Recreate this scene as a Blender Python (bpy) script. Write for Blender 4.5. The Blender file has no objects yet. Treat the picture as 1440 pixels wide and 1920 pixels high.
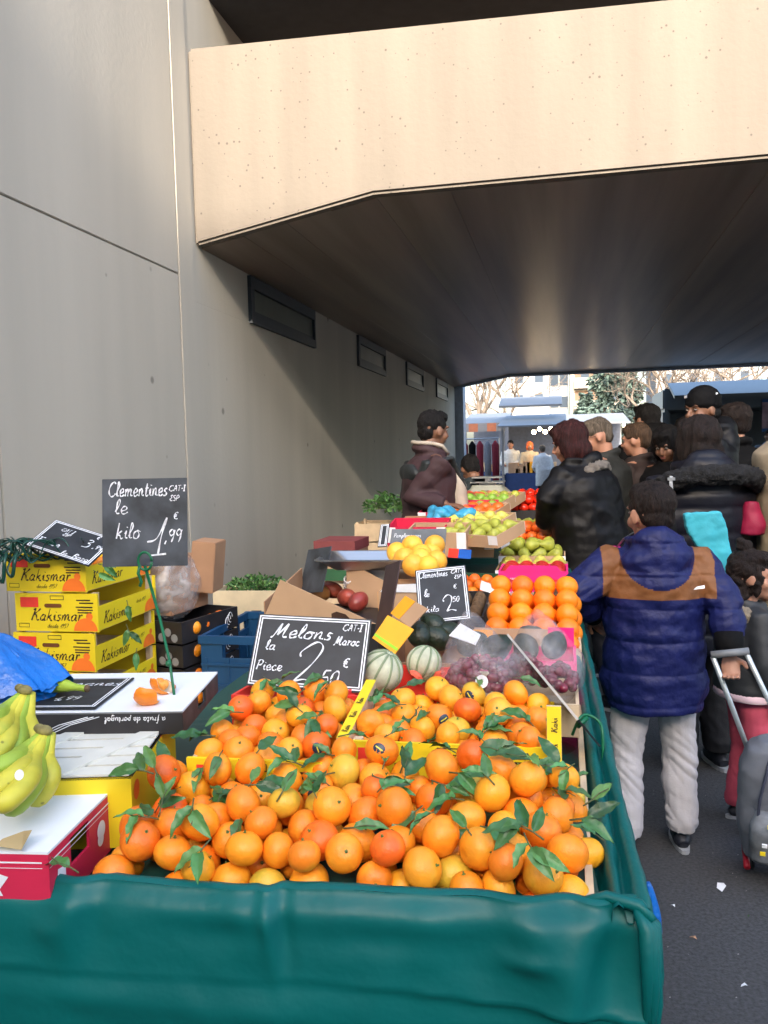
import bpy, bmesh, math, random
import numpy as np
from mathutils import Vector, Matrix, Euler, noise
R = math.radians
random.seed(7)
scene = bpy.context.scene
COL = scene.collection

# ---------------------------------------------------------------- camera
F = 1553.0; PX, PY = 720.0, 960.0; HC = 1.5
YAW, PIT, ROL = R(12.3), R(4.15), R(1.4)
_f = Vector((-math.sin(YAW)*math.cos(PIT), math.cos(YAW)*math.cos(PIT), -math.sin(PIT)))
_r0 = Vector((math.cos(YAW), math.sin(YAW), 0)); _u0 = _r0.cross(_f)
_r = _r0*math.cos(ROL) - _u0*math.sin(ROL); _u = _u0*math.cos(ROL) + _r0*math.sin(ROL)
CAMO = Vector((0, 0, HC))
cd = bpy.data.cameras.new('camera'); cam = bpy.data.objects.new('camera', cd); COL.objects.link(cam)
cd.sensor_fit = 'VERTICAL'; cd.sensor_height = 24; cd.lens = 24*F/1920; cd.clip_end = 600; cd.clip_start = 0.05
m = Matrix((_r, _u, -_f)).transposed().to_4x4(); m.translation = CAMO; cam.matrix_world = m
scene.camera = cam
def _ray(px, py): return _f + _r*((px-PX)/F) - _u*((py-PY)/F)
def Zp(px, py, z): d = _ray(px, py); return CAMO + d*((z-HC)/d.z)
def Yp(px, py, y): d = _ray(px, py); return CAMO + d*(y/d.y)
def Xp(px, py, x): d = _ray(px, py); return CAMO + d*(x/d.x)

# ---------------------------------------------------------------- light
SUN_EL, SUN_AZ = R(22), R(176)          # azimuth clockwise from +Y: the sun stands behind the photographer
w = bpy.data.worlds.new('World'); scene.world = w; w.use_nodes = True
nt = w.node_tree; bg = nt.nodes['Background']; sk = nt.nodes.new('ShaderNodeTexSky')
sk.sky_type = 'NISHITA'; sk.sun_disc = False; sk.sun_elevation = SUN_EL; sk.sun_rotation = SUN_AZ
sk.air_density = 1.0; sk.dust_density = 4.0; sk.ozone_density = 1.0
nt.links.new(sk.outputs[0], bg.inputs[0]); bg.inputs[1].default_value = 0.15
sl = bpy.data.lights.new('sun', 'SUN'); sl.energy = 2.0; sl.angle = R(1.5); sl.color = (1, 0.89, 0.74)
so = bpy.data.objects.new('sun', sl); COL.objects.link(so)
sd = Vector((math.sin(SUN_AZ)*math.cos(SUN_EL), math.cos(SUN_AZ)*math.cos(SUN_EL), math.sin(SUN_EL)))
so.rotation_euler = sd.to_track_quat('Z', 'Y').to_euler(); so.location = (0, -5, 20)
scene.view_settings.view_transform = 'Standard'; scene.view_settings.look = 'None'
scene.view_settings.exposure = 2.65; scene.view_settings.gamma = 1
scene.render.resolution_x = 768; scene.render.resolution_y = 1024

# ---------------------------------------------------------------- materials
MATS = {}
def mat(name, col, rough=.55, var=.12, scale=12., bump=0., bscale=60., metal=0., spec=.5, streak=False,
        alpha=1., per=0., emit=0., trans=0., sss=0., coat=0., spots=None, hue=0., patch=None):
    if name in MATS: return MATS[name]
    m = bpy.data.materials.new(name); m.use_nodes = True; t = m.node_tree; N = t.nodes; L = t.links
    b = N['Principled BSDF']; b.inputs['Roughness'].default_value = rough
    b.inputs['Metallic'].default_value = metal; b.inputs['Specular IOR Level'].default_value = spec
    b.inputs['Coat Weight'].default_value = coat
    tc = N.new('ShaderNodeTexCoord'); mp = N.new('ShaderNodeMapping'); L.new(tc.outputs['Object'], mp.inputs[0])
    if streak: mp.inputs['Scale'].default_value = (3, 3, .3)
    if name == 'painted_soffit': mp.inputs['Scale'].default_value = (5, .22, 1)  # colour noise drawn out lengthwise to imitate streaks of reflection on the ceiling
    nz = N.new('ShaderNodeTexNoise'); nz.inputs['Scale'].default_value = scale; nz.inputs['Detail'].default_value = 5
    L.new(mp.outputs[0], nz.inputs['Vector'])
    rp = N.new('ShaderNodeMapRange'); rp.inputs[1].default_value = .3; rp.inputs[2].default_value = .7
    rp.inputs[3].default_value = 1-var; rp.inputs[4].default_value = 1+var; L.new(nz.outputs['Fac'], rp.inputs[0])
    mul = N.new('ShaderNodeVectorMath'); mul.operation = 'SCALE'; mul.inputs[0].default_value = col[:3]
    L.new(rp.outputs[0], mul.inputs['Scale']); out = mul.outputs[0]
    if per or hue:
        oi = N.new('ShaderNodeObjectInfo'); hs = N.new('ShaderNodeHueSaturation')
        a = N.new('ShaderNodeMapRange'); a.inputs[3].default_value = 1-per; a.inputs[4].default_value = 1+per
        L.new(oi.outputs['Random'], a.inputs[0]); L.new(a.outputs[0], hs.inputs['Value'])
        if hue:
            ml = N.new('ShaderNodeMath'); ml.operation = 'MULTIPLY'; ml.inputs[1].default_value = 7.31; L.new(oi.outputs['Random'], ml.inputs[0])
            fr = N.new('ShaderNodeMath'); fr.operation = 'FRACT'; L.new(ml.outputs[0], fr.inputs[0])
            h = N.new('ShaderNodeMapRange'); h.inputs[3].default_value = .5-hue; h.inputs[4].default_value = .5+hue
            L.new(fr.outputs[0], h.inputs[0]); L.new(h.outputs[0], hs.inputs['Hue'])
        L.new(out, hs.inputs['Color']); out = hs.outputs[0]
    if patch:
        n5 = N.new('ShaderNodeTexNoise'); n5.inputs['Scale'].default_value = 22; n5.inputs['Detail'].default_value = 3; n5.noise_dimensions = '4D'; o5 = N.new('ShaderNodeObjectInfo'); m5 = N.new('ShaderNodeMath'); m5.operation = 'MULTIPLY'; m5.inputs[1].default_value = 40
        L.new(o5.outputs['Random'], m5.inputs[0]); L.new(m5.outputs[0], n5.inputs['W']); L.new(tc.outputs['Object'], n5.inputs['Vector'])
        r5 = N.new('ShaderNodeMapRange'); r5.inputs[1].default_value = .50; r5.inputs[2].default_value = .72; r5.inputs[4].default_value = .75; L.new(n5.outputs['Fac'], r5.inputs[0])
        x5 = N.new('ShaderNodeMix'); x5.data_type = 'RGBA'; x5.inputs[7].default_value = (*patch, 1); L.new(r5.outputs[0], x5.inputs[0]); L.new(out, x5.inputs[6]); out = x5.outputs[2]
    if spots:
        sc, th, dark = spots
        vo = N.new('ShaderNodeTexVoronoi'); vo.inputs['Scale'].default_value = sc; L.new(tc.outputs['Object'], vo.inputs['Vector'])
        n2 = N.new('ShaderNodeTexNoise'); n2.inputs['Scale'].default_value = sc*.35; L.new(tc.outputs['Object'], n2.inputs['Vector'])
        ad = N.new('ShaderNodeMath'); ad.operation = 'MULTIPLY_ADD'; ad.inputs[1].default_value = .35; L.new(n2.outputs['Fac'], ad.inputs[0]); L.new(vo.outputs['Distance'], ad.inputs[2])
        r2 = N.new('ShaderNodeMapRange'); r2.inputs[1].default_value = th; r2.inputs[2].default_value = th*1.25; r2.inputs[3].default_value = dark
        L.new(ad.outputs[0], r2.inputs[0]); m2 = N.new('ShaderNodeVectorMath'); m2.operation = 'SCALE'; L.new(out, m2.inputs[0]); L.new(r2.outputs[0], m2.inputs['Scale']); out = m2.outputs[0]
    L.new(out, b.inputs['Base Color'])
    if bump:
        n3 = N.new('ShaderNodeTexNoise'); n3.inputs['Scale'].default_value = bscale; n3.inputs['Detail'].default_value = 4; L.new((mp if 'hair' in name or 'soffit' in name else tc).outputs['Object' if not ('hair' in name or 'soffit' in name) else 0], n3.inputs['Vector'])
        bp = N.new('ShaderNodeBump'); bp.inputs['Strength'].default_value = bump; bp.inputs['Distance'].default_value = .01
        L.new(n3.outputs['Fac'], bp.inputs['Height']); L.new(bp.outputs[0], b.inputs['Normal'])
    if trans: b.inputs['Transmission Weight'].default_value = trans
    if sss:
        b.inputs['Subsurface Weight'].default_value = sss; b.inputs['Subsurface Radius'].default_value = (.01, .004, .002); b.inputs['Subsurface Scale'].default_value = 1
    if alpha < 1:
        n4 = N.new('ShaderNodeTexNoise'); n4.inputs['Scale'].default_value = bscale*.5; L.new(mp.outputs[0], n4.inputs['Vector'])
        r4 = N.new('ShaderNodeMapRange'); r4.inputs[1].default_value = .35; r4.inputs[2].default_value = .7; r4.inputs[3].default_value = alpha*.4; r4.inputs[4].default_value = min(1, alpha*1.8)
        L.new(n4.outputs['Fac'], r4.inputs[0]); L.new(r4.outputs[0], b.inputs['Alpha'])
    if emit:
        b.inputs['Emission Color'].default_value = (*col[:3], 1); b.inputs['Emission Strength'].default_value = emit
    MATS[name] = m; return m

concrete = mat('concrete', (.455, .415, .345), .8, .08, .8, .12, 30, streak=True, spots=(3.5, .19, .5))
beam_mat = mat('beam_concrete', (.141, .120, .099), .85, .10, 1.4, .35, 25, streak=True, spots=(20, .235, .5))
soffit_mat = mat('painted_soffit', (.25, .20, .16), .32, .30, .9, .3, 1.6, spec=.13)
dark_deck = mat('deck_concrete', (.03, .03, .035), .8)
asphalt = mat('asphalt', (.052, .052, .055), .9, .38, 85, .6, 190, spots=(90, .24, .6))
tarp = mat('green_tarpaulin', (.0, .100, .093), .42, .12, 4, .5, 11, spec=.28)
tarp_in = mat('tarpaulin_lining', (.005, .06, .05), .5, .1, 5, .1, 9)
wood = mat('crate_wood', (.62, .47, .30), .7, .12, 18, .15, 80)
wood_white = mat('pale_slat_wood', (.66, .64, .56), .7, .08, 12, .1, 60)
yellow = mat('printed_yellow', (.88, .66, .015), .5, .05, 5)
white_card = mat('white_card', (.78, .80, .83), .6, .05, 6, .05, 20)
black_card = mat('black_card', (.022, .020, .022), .5, .2, 20)
brown_card = mat('brown_cardboard', (.40, .22, .12), .75, .08, 8, .05, 40)
light_card = mat('light_cardboard', (.50, .32, .19), .75, .08, 8, .05, 40)
red_card = mat('magenta_red_card', (.62, .02, .07), .5, .06)
red_box = mat('melon_red_card', (.80, .045, .03), .5, .06)
pink_card = mat('pink_card', (.88, .02, .22), .5, .06)
orange_card = mat('orange_yellow_card', (.95, .42, .02), .5, .05)
green_print = mat('green_print', (.35, .65, .03), .5)
slate = mat('slate_board', (.018, .020, .024), .55, .5, 14, .05, 40)
slate_smear = mat('smeared_slate_board', (.045, .052, .062), .6, .8, 9, .05, 40)
chalk = mat('chalk', (.75, .77, .8), .9, .25, 120)
ink = mat('brown_ink', (.05, .022, .012), .6)
white_paint = mat('white_print', (.82, .83, .85), .6)
red_print = mat('red_print', (.85, .05, .03), .5)
orange_print = mat('orange_print', (.95, .20, .02), .5)
blue_plastic = mat('blue_crate_plastic', (.012, .07, .17), .4, .15, 6)
blue_bag = mat('blue_polythene', (.0, .11, .42), .35, .25, 9, .9, 24, spec=.6)
cyan_bag = mat('turquoise_fabric', (.04, .40, .50), .7, .2, 5, .5, 18)
steel = mat('stainless_steel', (.55, .56, .57), .36, .05, 6, metal=1)
grey_metal = mat('grey_metal', (.28, .29, .30), .45, .1, 6, metal=.6)
green_plastic = mat('green_plastic', (.0, .12, .045), .4)
clear_wrap = mat('clear_wrap', (.50, .50, .54), .12, .1, 6, .9, 45, alpha=.19, spec=1)
leaf_mats = [mat('leaf_dark', (.03, .10, .025), .38, .25, 30, .2, 60, per=.3, hue=.02),
             mat('leaf_mid', (.065, .19, .05), .4, .25, 30, .2, 60, per=.3, hue=.02),
             mat('leaf_pale', (.10, .24, .06), .5, .2, 30, .2, 60, per=.2, hue=.02)]
def fmat(n, c, **k):
    kw = dict(rough=.36, var=.07, scale=25, bump=.16, bscale=420, per=.10, hue=.008, spec=.45); kw.update(k)
    return mat(n, c, **kw)
clem_mats = {'orange': fmat('peel_orange', (.90, .26, .012), patch=(.93, .40, .025)), 'deep orange': fmat('peel_deep', (.85, .16, .010), patch=(.92, .26, .015)),
             'yellow orange': fmat('peel_yellow', (.93, .37, .018), patch=(.80, .46, .04)), 'greenish yellow': fmat('peel_greenish', (.80, .46, .035), patch=(.45, .38, .04))}
big_orange = fmat('peel_navel', (.95, .22, .006)); grape_fruit = fmat('peel_grapefruit', (.92, .48, .05))
calyx_mat = mat('calyx_green', (.10, .16, .03), .6)
twig_mat = mat('twig', (.09, .10, .035), .7)

# ---------------------------------------------------------------- mesh helper
class MB:
    def __init__(s): s.v = []; s.f = []; s.m = []; s.cur = 0; s.T = Matrix()
    def add(s, vs, fs):
        o = len(s.v); s.v += [tuple(s.T @ Vector(v)) for v in vs]; s.f += [tuple(i+o for i in f) for f in fs]; s.m += [s.cur]*len(fs)
        return s
    def box(s, x0, y0, z0, x1, y1, z1):
        v = [(x, y, z) for z in (z0, z1) for y in (y0, y1) for x in (x0, x1)]
        return s.add(v, [(0, 2, 3, 1), (4, 5, 7, 6), (0, 1, 5, 4), (2, 6, 7, 3), (0, 4, 6, 2), (1, 3, 7, 5)])
    def prism(s, poly, a, b, axis='y'):
        n = len(poly)
        def P(p, t): return {'y': (p[0], t, p[1]), 'z': (p[0], p[1], t), 'x': (t, p[0], p[1])}[axis]
        v = [P(p, a) for p in poly] + [P(p, b) for p in poly]
        fs = [tuple(range(n))[::-1], tuple(range(n, 2*n))] + [(i, (i+1) % n, n+(i+1) % n, n+i) for i in range(n)]
        return s.add(v, fs)
    def rings(s, rings, cap=True):
        n = len(rings[0]); v = [p for r in rings for p in r]; fs = []
        for i in range(len(rings)-1):
            for j in range(n): fs.append((i*n+j, i*n+(j+1) % n, (i+1)*n+(j+1) % n, (i+1)*n+j))
        if cap: fs.append(tuple(range(n))[::-1]); fs.append(tuple((len(rings)-1)*n+j for j in range(n)))
        return s.add(v, fs)
    def tube(s, pts, rad, n=10, cap=True, flat=1., up=None):
        pts = [Vector(p) for p in pts]
        if not hasattr(rad, '__len__'): rad = [rad]*len(pts)
        rs = []; N = None
        for i, p in enumerate(pts):
            t = (pts[min(i+1, len(pts)-1)]-pts[max(i-1, 0)]).normalized()
            if N is None:
                N = Vector(up) if up else (Vector((0, 0, 1)) if abs(t.z) < .9 else Vector((0, 1, 0)))
            N = (N-t*N.dot(t)).normalized(); B = t.cross(N)
            rs.append([p+(N*math.cos(a)*flat+B*math.sin(a))*rad[i] for a in (2*math.pi*k/n for k in range(n))])
        return s.rings(rs, cap)
    def loft(s, secs, n=20, e=1.):
        rs = []
        for (x, y, z, rx, ry) in secs:
            rs.append([(x+rx*math.copysign(abs(math.cos(a))**e, math.cos(a)), y+ry*math.copysign(abs(math.sin(a))**e, math.sin(a)), z) for a in (2*math.pi*k/n for k in range(n))])
        return s.rings(rs)
    def ell(s, c, r, rot=None, n=16, mm=10):
        if not hasattr(r, '__len__'): r = (r, r, r)
        M_ = (rot.to_matrix() if rot else Matrix.Identity(3)); c = Vector(c); v = [c+M_ @ Vector((0, 0, -r[2]))]
        for i in range(1, mm):
            p = math.pi*i/mm - math.pi/2
            for j in range(n):
                a = 2*math.pi*j/n; v.append(c+M_ @ Vector((r[0]*math.cos(p)*math.cos(a), r[1]*math.cos(p)*math.sin(a), r[2]*math.sin(p))))
        v.append(c+M_ @ Vector((0, 0, r[2]))); fs = []
        for j in range(n): fs.append((0, 1+(j+1) % n, 1+j))
        for i in range(mm-2):
            for j in range(n): a = 1+i*n; fs.append((a+j, a+(j+1) % n, a+n+(j+1) % n, a+n+j))
        a = 1+(mm-2)*n
        for j in range(n): fs.append((a+j, a+(j+1) % n, len(v)-1))
        return s.add(v, fs)
    def mesh(s, name, mats, smooth=False):
        me = bpy.data.meshes.new(name); me.from_pydata(s.v, [], s.f)
        for k in (mats if isinstance(mats, (list, tuple)) else [mats]): me.materials.append(k)
        me.polygons.foreach_set('material_index', s.m); me.polygons.foreach_set('use_smooth', [smooth]*len(s.f)); me.update(); return me
    def build(s, name, mats, parent=None, smooth=False, bevel=0., **k):
        me = s.mesh(name, mats, smooth)
        if bevel:
            bm = bmesh.new(); bm.from_mesh(me); bmesh.ops.bevel(bm, geom=[e for e in bm.edges if len(e.link_faces) == 2 and e.calc_face_angle(0) > .6], offset=bevel, segments=2, affect='EDGES', clamp_overlap=True); bm.to_mesh(me); bm.free()
        return link(name, me, parent, **k)
def link(name, me, parent=None, loc=None, rot=None, label=None, cat=None, group=None, kind=None):
    o = bpy.data.objects.new(name, me); COL.objects.link(o)
    if parent: o.parent = parent
    if loc is not None: o.location = loc
    if rot is not None: o.rotation_euler = rot
    for k_, v_ in (('label', label), ('category', cat), ('group', group), ('kind', kind)):
        if v_: o[k_] = v_
    return o
def thing(name, label, cat, loc=(0, 0, 0), rot=(0, 0, 0), group=None): return link(name, None, None, loc, rot, label, cat, group)
def remesh(mb, vox, smooth=2, disp=None):
    me = mb.mesh('tmp', [], True); o = bpy.data.objects.new('tmp', me); COL.objects.link(o)
    r = o.modifiers.new('r', 'REMESH'); r.mode = 'VOXEL'; r.voxel_size = vox; r.use_smooth_shade = True
    if smooth: q = o.modifiers.new('s', 'SMOOTH'); q.iterations = smooth; q.factor = .5
    dg = bpy.context.evaluated_depsgraph_get(); me2 = bpy.data.meshes.new_from_object(o.evaluated_get(dg))
    bpy.data.objects.remove(o); bpy.data.meshes.remove(me)
    if disp:
        n = len(me2.vertices); co = np.empty(n*3); no = np.empty(n*3); me2.vertices.foreach_get('co', co); me2.vertex_normals.foreach_get('vector', no)
        co = co.reshape(-1, 3); no = no.reshape(-1, 3); d = np.array([disp(Vector(c), Vector(k)) for c, k in zip(co, no)])
        co += no*d[:, None]; me2.vertices.foreach_set('co', co.ravel()); me2.update()
    me2.polygons.foreach_set('use_smooth', [True]*len(me2.polygons)); return me2
def split(me, pred):
    """cut off the faces for which pred(centre, normal) holds; returns that piece"""
    out = []
    for keep in (True, False):
        bm = bmesh.new(); bm.from_mesh(me); bmesh.ops.delete(bm, geom=[f for f in bm.faces if pred(f.calc_center_median(), f.normal) != keep], context='FACES')
        q = bpy.data.meshes.new('piece'); bm.to_mesh(q); bm.free(); out.append(q)
    return out
def setm(me, mt):
    me.materials.clear(); me.materials.append(mt); return me
def nz(v, s=1.): return noise.noise(Vector(v)*s)

# ---------------------------------------------------------------- hand lettering
G = {
'a': (.62, [[(.45,.44),(.25,.5),(.05,.28),(.12,.03),(.32,.05),(.46,.3),(.46,.5)], [(.46,.4),(.47,.05),(.62,.03)]]),
'b': (.55, [[(.12,1),(.08,.5),(.08,.05),(.3,0),(.45,.2),(.35,.45),(.1,.35)]]),
'c': (.5, [[(.42,.42),(.25,.5),(.05,.3),(.1,.05),(.3,0),(.5,.1)]]),
'd': (.62, [[(.44,.42),(.2,.5),(.05,.25),(.15,.02),(.4,.15),(.5,1)], [(.47,.5),(.46,.05),(.62,.03)]]),
'e': (.5, [[(.02,.18),(.38,.3),(.36,.48),(.18,.5),(.05,.3),(.12,.04),(.3,0),(.5,.12)]]),
'f': (.42, [[(.45,.95),(.28,1),(.18,.7),(.12,-.3),(.02,-.35)], [(.0,.45),(.38,.5)]]),
'g': (.58, [[(.45,.42),(.25,.5),(.05,.3),(.15,.05),(.42,.2),(.47,.5)], [(.47,.5),(.42,-.3),(.2,-.42),(.05,-.3)]]),
'i': (.3, [[(.05,.3),(.14,.5),(.12,.08),(.3,.05)], [(.16,.7),(.18,.74)]]),
'k': (.58, [[(.12,1),(.06,0)], [(.42,.5),(.1,.25),(.3,.2),(.42,.0),(.58,.05)]]),
'l': (.32, [[(.02,.15),(.26,.7),(.2,1),(.1,.8),(.1,.1),(.32,.05)]]),
'm': (.9, [[(.03,.48),(.1,.35),(.08,0)], [(.08,.25),(.25,.5),(.36,.4),(.36,0)], [(.36,.25),(.55,.5),(.68,.4),(.68,.08),(.9,.05)]]),
'n': (.62, [[(.03,.48),(.1,.35),(.08,0)], [(.08,.25),(.28,.5),(.4,.4),(.4,.08),(.62,.05)]]),
'o': (.55, [[(.3,.5),(.06,.35),(.08,.05),(.35,0),(.47,.25),(.3,.5),(.55,.42)]]),
'p': (.55, [[(.12,.5),(.04,-.45)], [(.1,.35),(.3,.5),(.46,.3),(.32,.02),(.1,.1)]]),
'q': (.58, [[(.45,.42),(.2,.5),(.05,.25),(.2,0),(.43,.2)], [(.47,.5),(.42,-.42),(.58,-.3)]]),
'r': (.45, [[(.06,.45),(.12,.5),(.1,0)], [(.1,.28),(.25,.48),(.42,.45)]]),
's': (.42, [[(.38,.46),(.18,.48),(.12,.32),(.34,.18),(.25,.0),(.02,.03)]]),
't': (.42, [[(.2,.85),(.15,.1),(.28,0),(.42,.08)], [(.02,.52),(.38,.55)]]),
'u': (.62, [[(.05,.5),(.06,.08),(.25,0),(.42,.15),(.46,.5)], [(.46,.4),(.47,.05),(.62,.03)]]),
'y': (.55, [[(.05,.5),(.1,.15),(.4,.2)], [(.46,.5),(.38,-.3),(.15,-.4)]]),
'C': (.8, [[(.7,.85),(.5,1),(.15,.75),(.05,.3),(.3,0),(.6,.05),(.78,.2)]]),
'M': (1.0, [[(.0,.02),(.12,.05),(.32,1)], [(.32,1),(.36,.15)], [(.36,.15),(.72,1)], [(.72,1),(.7,.1),(.98,.04)]]),
'K': (.85, [[(.05,.9),(.3,1)], [(.25,1),(.1,0)], [(.75,1),(.5,.75),(.2,.5),(.45,.45),(.6,.05),(.85,.06)]]),
'F': (.65, [[(.2,1),(.05,0)], [(.0,.95),(.3,1),(.65,.98)], [(.1,.52),(.45,.56)]]),
'B': (.6, [[(.1,1),(.06,0),(.4,.02),(.52,.25),(.3,.5),(.1,.5)], [(.1,.97),(.42,.95),(.45,.7),(.3,.5)]]),
'P': (.6, [[(.15,.95),(.05,0)], [(.05,.85),(.35,1),(.55,.8),(.4,.5),(.1,.45)]]),
'A': (.6, [[(0,0),(.3,1),(.5,0)], [(.1,.4),(.45,.4)]]), 'T': (.55, [[(.28,1),(.25,0)], [(0,.97),(.55,1)]]),
'I': (.35, [[(.17,1),(.15,0)], [(0,1),(.33,1)], [(0,0),(.32,0)]]), 'E': (.5, [[(.45,1),(.1,.95),(.3,.55),(.05,.3),(.1,.03),(.48,.05)]]),
'S': (.5, [[(.45,.95),(.15,.95),(.1,.65),(.4,.4),(.35,.05),(.02,.05)]]), 'V': (.6, [[(0,1),(.25,0),(.55,1)]]),
'1': (.42, [[(.0,.35),(.25,.45),(.42,1)], [(.42,1),(.36,.5),(.36,0)], [(.15,-.02),(.58,.02)]]),
'2': (.62, [[(.05,.62),(.02,.75),(.3,1),(.5,.85),(.38,.45),(.1,.02)], [(.1,.02),(.35,.08),(.6,.0)]]),
'3': (.55, [[(.05,.9),(.3,1),(.42,.8),(.2,.55)], [(.2,.55),(.48,.45),(.42,.08),(.05,.02)]]),
'5': (.55, [[(.5,1),(.15,.98)], [(.15,.98),(.1,.55),(.4,.55),(.48,.2),(.25,0),(.02,.08)]]),
'7': (.5, [[(.02,.97),(.48,1),(.15,0)]]), '9': (.5, [[(.42,.75),(.25,1),(.05,.75),(.2,.5),(.42,.7)], [(.44,.95),(.38,.4),(.25,0)]]),
'0': (.55, [[(.3,1),(.08,.75),(.1,.15),(.35,.02),(.48,.4),(.45,.85),(.3,1)]]),
',': (.25, [[(.15,.12),(.05,-.15)]]), '.': (.22, [[(.08,.03),(.13,.05)]]), '-': (.35, [[(.05,.42),(.3,.45)]]),
'€': (.62, [[(.6,.9),(.35,1),(.12,.65),(.15,.2),(.4,0),(.6,.1)], [(0,.6),(.45,.62)], [(0,.42),(.42,.42)]]),
"'": (.2, [[(.1,1),(.06,.8)]]), ' ': (.35, [])}
def _cr(p, k=5):
    if len(p) < 3: return p
    q = [p[0]]+list(p)+[p[-1]]; o = []
    for i in range(1, len(q)-2):
        for t in range(k):
            u = t/k; o.append(tuple(.5*((2*q[i][d])+(-q[i-1][d]+q[i+1][d])*u+(2*q[i-1][d]-5*q[i][d]+4*q[i+1][d]-q[i+2][d])*u*u+(-q[i-1][d]+3*q[i][d]-3*q[i+1][d]+q[i+2][d])*u**3) for d in (0, 1)))
    return o+[p[-1]]
def text(mb, s, x, y, size, width, shear=.15, rot=0., sx=1., h=.0):
    size *= .70
    """strokes lettering into the local x-y plane of mb (height h)"""
    cx = 0; cr, srr = math.cos(rot), math.sin(rot)
    for ch in s:
        adv, strokes = G[ch]
        for st in strokes:
            pts = [((cx+px+shear*py)*size*sx, py*size) for px, py in _cr(st)]
            pts = [(x+a*cr-b*srr, y+a*srr+b*cr) for a, b in pts]; v = []
            for i, p in enumerate(pts):
                a = pts[max(i-1, 0)]; b = pts[min(i+1, len(pts)-1)]; dx, dy = b[0]-a[0], b[1]-a[1]; l = math.hypot(dx, dy) or 1
                ww = width*.5*(.75+.35*math.sin(i*.9+cx*3)); v += [(p[0]-dy/l*ww, p[1]+dx/l*ww, h), (p[0]+dy/l*ww, p[1]-dx/l*ww, h)]
            mb.add(v, [(2*i, 2*i+1, 2*i+3, 2*i+2) for i in range(len(pts)-1)])
        cx += adv+.06
def frame_lines(mb, w, h, ins=.008, t=.0025, gap=.006, hh=.0):
    for o in (ins, ins+gap):
        x0, x1, y0, y1 = -w/2+o, w/2-o, -h/2+o, h/2-o
        for a in ((x0, y0, x1, y0+t), (x0, y1-t, x1, y1), (x0, y0+t, x0+t, y1-t), (x1-t, y0+t, x1, y1-t)):
            mb.add([(a[0], a[1], hh), (a[2], a[1], hh), (a[2], a[3], hh), (a[0], a[3], hh)], [(0, 1, 2, 3)])
def basis(o, xdir, ydir):
    x = Vector(xdir).normalized(); y = Vector(ydir); y = (y-x*y.dot(x)).normalized(); z = x.cross(y)
    M_ = Matrix((x, y, z)).transposed().to_4x4(); M_.translation = Vector(o); return M_
def board(label, corners, texts, mt=slate, border=True, group='chalk price boards', cat='price sign'):
    """flat board from four corner points TL, TR, BR, BL (a true board: rectangle fitted through them)"""
    tl, tr, br, bl = [Vector(c) for c in corners]; c = (tl+tr+br+bl)/4; X_ = ((tr-tl)+(br-bl))/2; Y_ = ((tl-bl)+(tr-br))/2
    wd, ht = X_.length, Y_.length; t = thing('price_board', label, cat, group=group); t.matrix_world = basis(c, X_, Y_)
    b = MB(); b.box(-wd/2, -ht/2, -.004, wd/2, ht/2, 0); b.build('slate_panel', mt, t, bevel=.001)
    if border: fb = MB(); frame_lines(fb, wd, ht, .004, .003, .006, .0012); fb.build('white_border', white_paint, t)
    if texts:
        tb = MB()
        for (s, u, v, size, wdt, *ex) in texts: text(tb, s, (u-.5)*wd, (v-.5)*ht, size, wdt*.85, *(ex or []), h=.0014)
        tb.build('chalk_writing', chalk, t)
    return t

# ================================================================ the place: ground, wall, bridge
g = MB(); g.add([(-150, -60, 0), (150, -60, 0), (150, 250, 0), (-150, 250, 0)], [(0, 1, 2, 3)])
g.build('ground', asphalt, kind='structure')

WX = -2.3
t = thing('retaining_wall', 'tall pale grey concrete abutment wall rising behind the fruit stall on the left', 'wall', (WX, 5, 0))
p = MB(); p.T = Matrix.Translation((-WX, -5, 0))
p.box(WX-.6, -6, 0, WX-.012, 18.1, 4.7); p.box(WX-.6, -6, 4.7, WX-.012, 5.4, 5.3)       # backing seen in the joints
p.build('wall_core', concrete, t)
g_ = .0035
def panel(y0, z0, y1, z1, dx=0.):
    q = MB(); q.T = Matrix.Translation((-WX, -5, 0)); q.box(WX-.011, y0+g_, z0+g_, WX+dx, y1-g_, z1-g_); q.build('wall_panel', concrete, t, bevel=.004)
panel(-6, 0, 3.05, 2.62); panel(3.05, 0, 4.80, 2.62); panel(-6, 2.62, 4.80, 5.3); panel(4.80, 0, 5.02, 8.2, .004)
VT = [(5.95, 7.6), (9.3, 10.78), (12.3, 13.8), (15.3, 16.8)]
q = MB(); q.T = Matrix.Translation((-WX, -5, 0)); ys = [5.02]+[v for a in VT for v in a]+[18.0]
q.box(WX-.011, 5.02, 0, WX, 18.0, 2.49)
for i in range(0, 10, 2): q.box(WX-.011, ys[i], 2.4905, WX, ys[i+1], 2.84)
q.box(WX-.011, 5.02, 2.8405, WX, 18.0, 4.7); q.build('tunnel_wall_panel', concrete, t)
vent_frame = mat('vent_frame_grey', (.035, .042, .05), .5); vent_glass = mat('vent_pane', (.10, .11, .085), .4, .1, 5)
for (a, b) in VT:
    v = MB(); v.T = Matrix.Translation((-WX, -5, 0))
    v.box(WX-.01, a, 2.49, WX+.03, b, 2.56); v.box(WX-.01, a, 2.75, WX+.03, b, 2.84); v.box(WX-.01, a, 2.5605, WX+.028, a+.07, 2.7495); v.box(WX-.01, b-.03, 2.5605, WX+.028, b, 2.7495)
    v.box(WX-.01, a+.07, 2.5605, WX+.012, b-.03, 2.59)
    o = v.build('ventilation_window', vent_frame, t); pn = MB(); pn.T = v.T; pn.box(WX-.01, a+.0701, 2.5905, WX+.005, b-.0301, 2.749); pn.build('pane', vent_glass, o)
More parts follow.
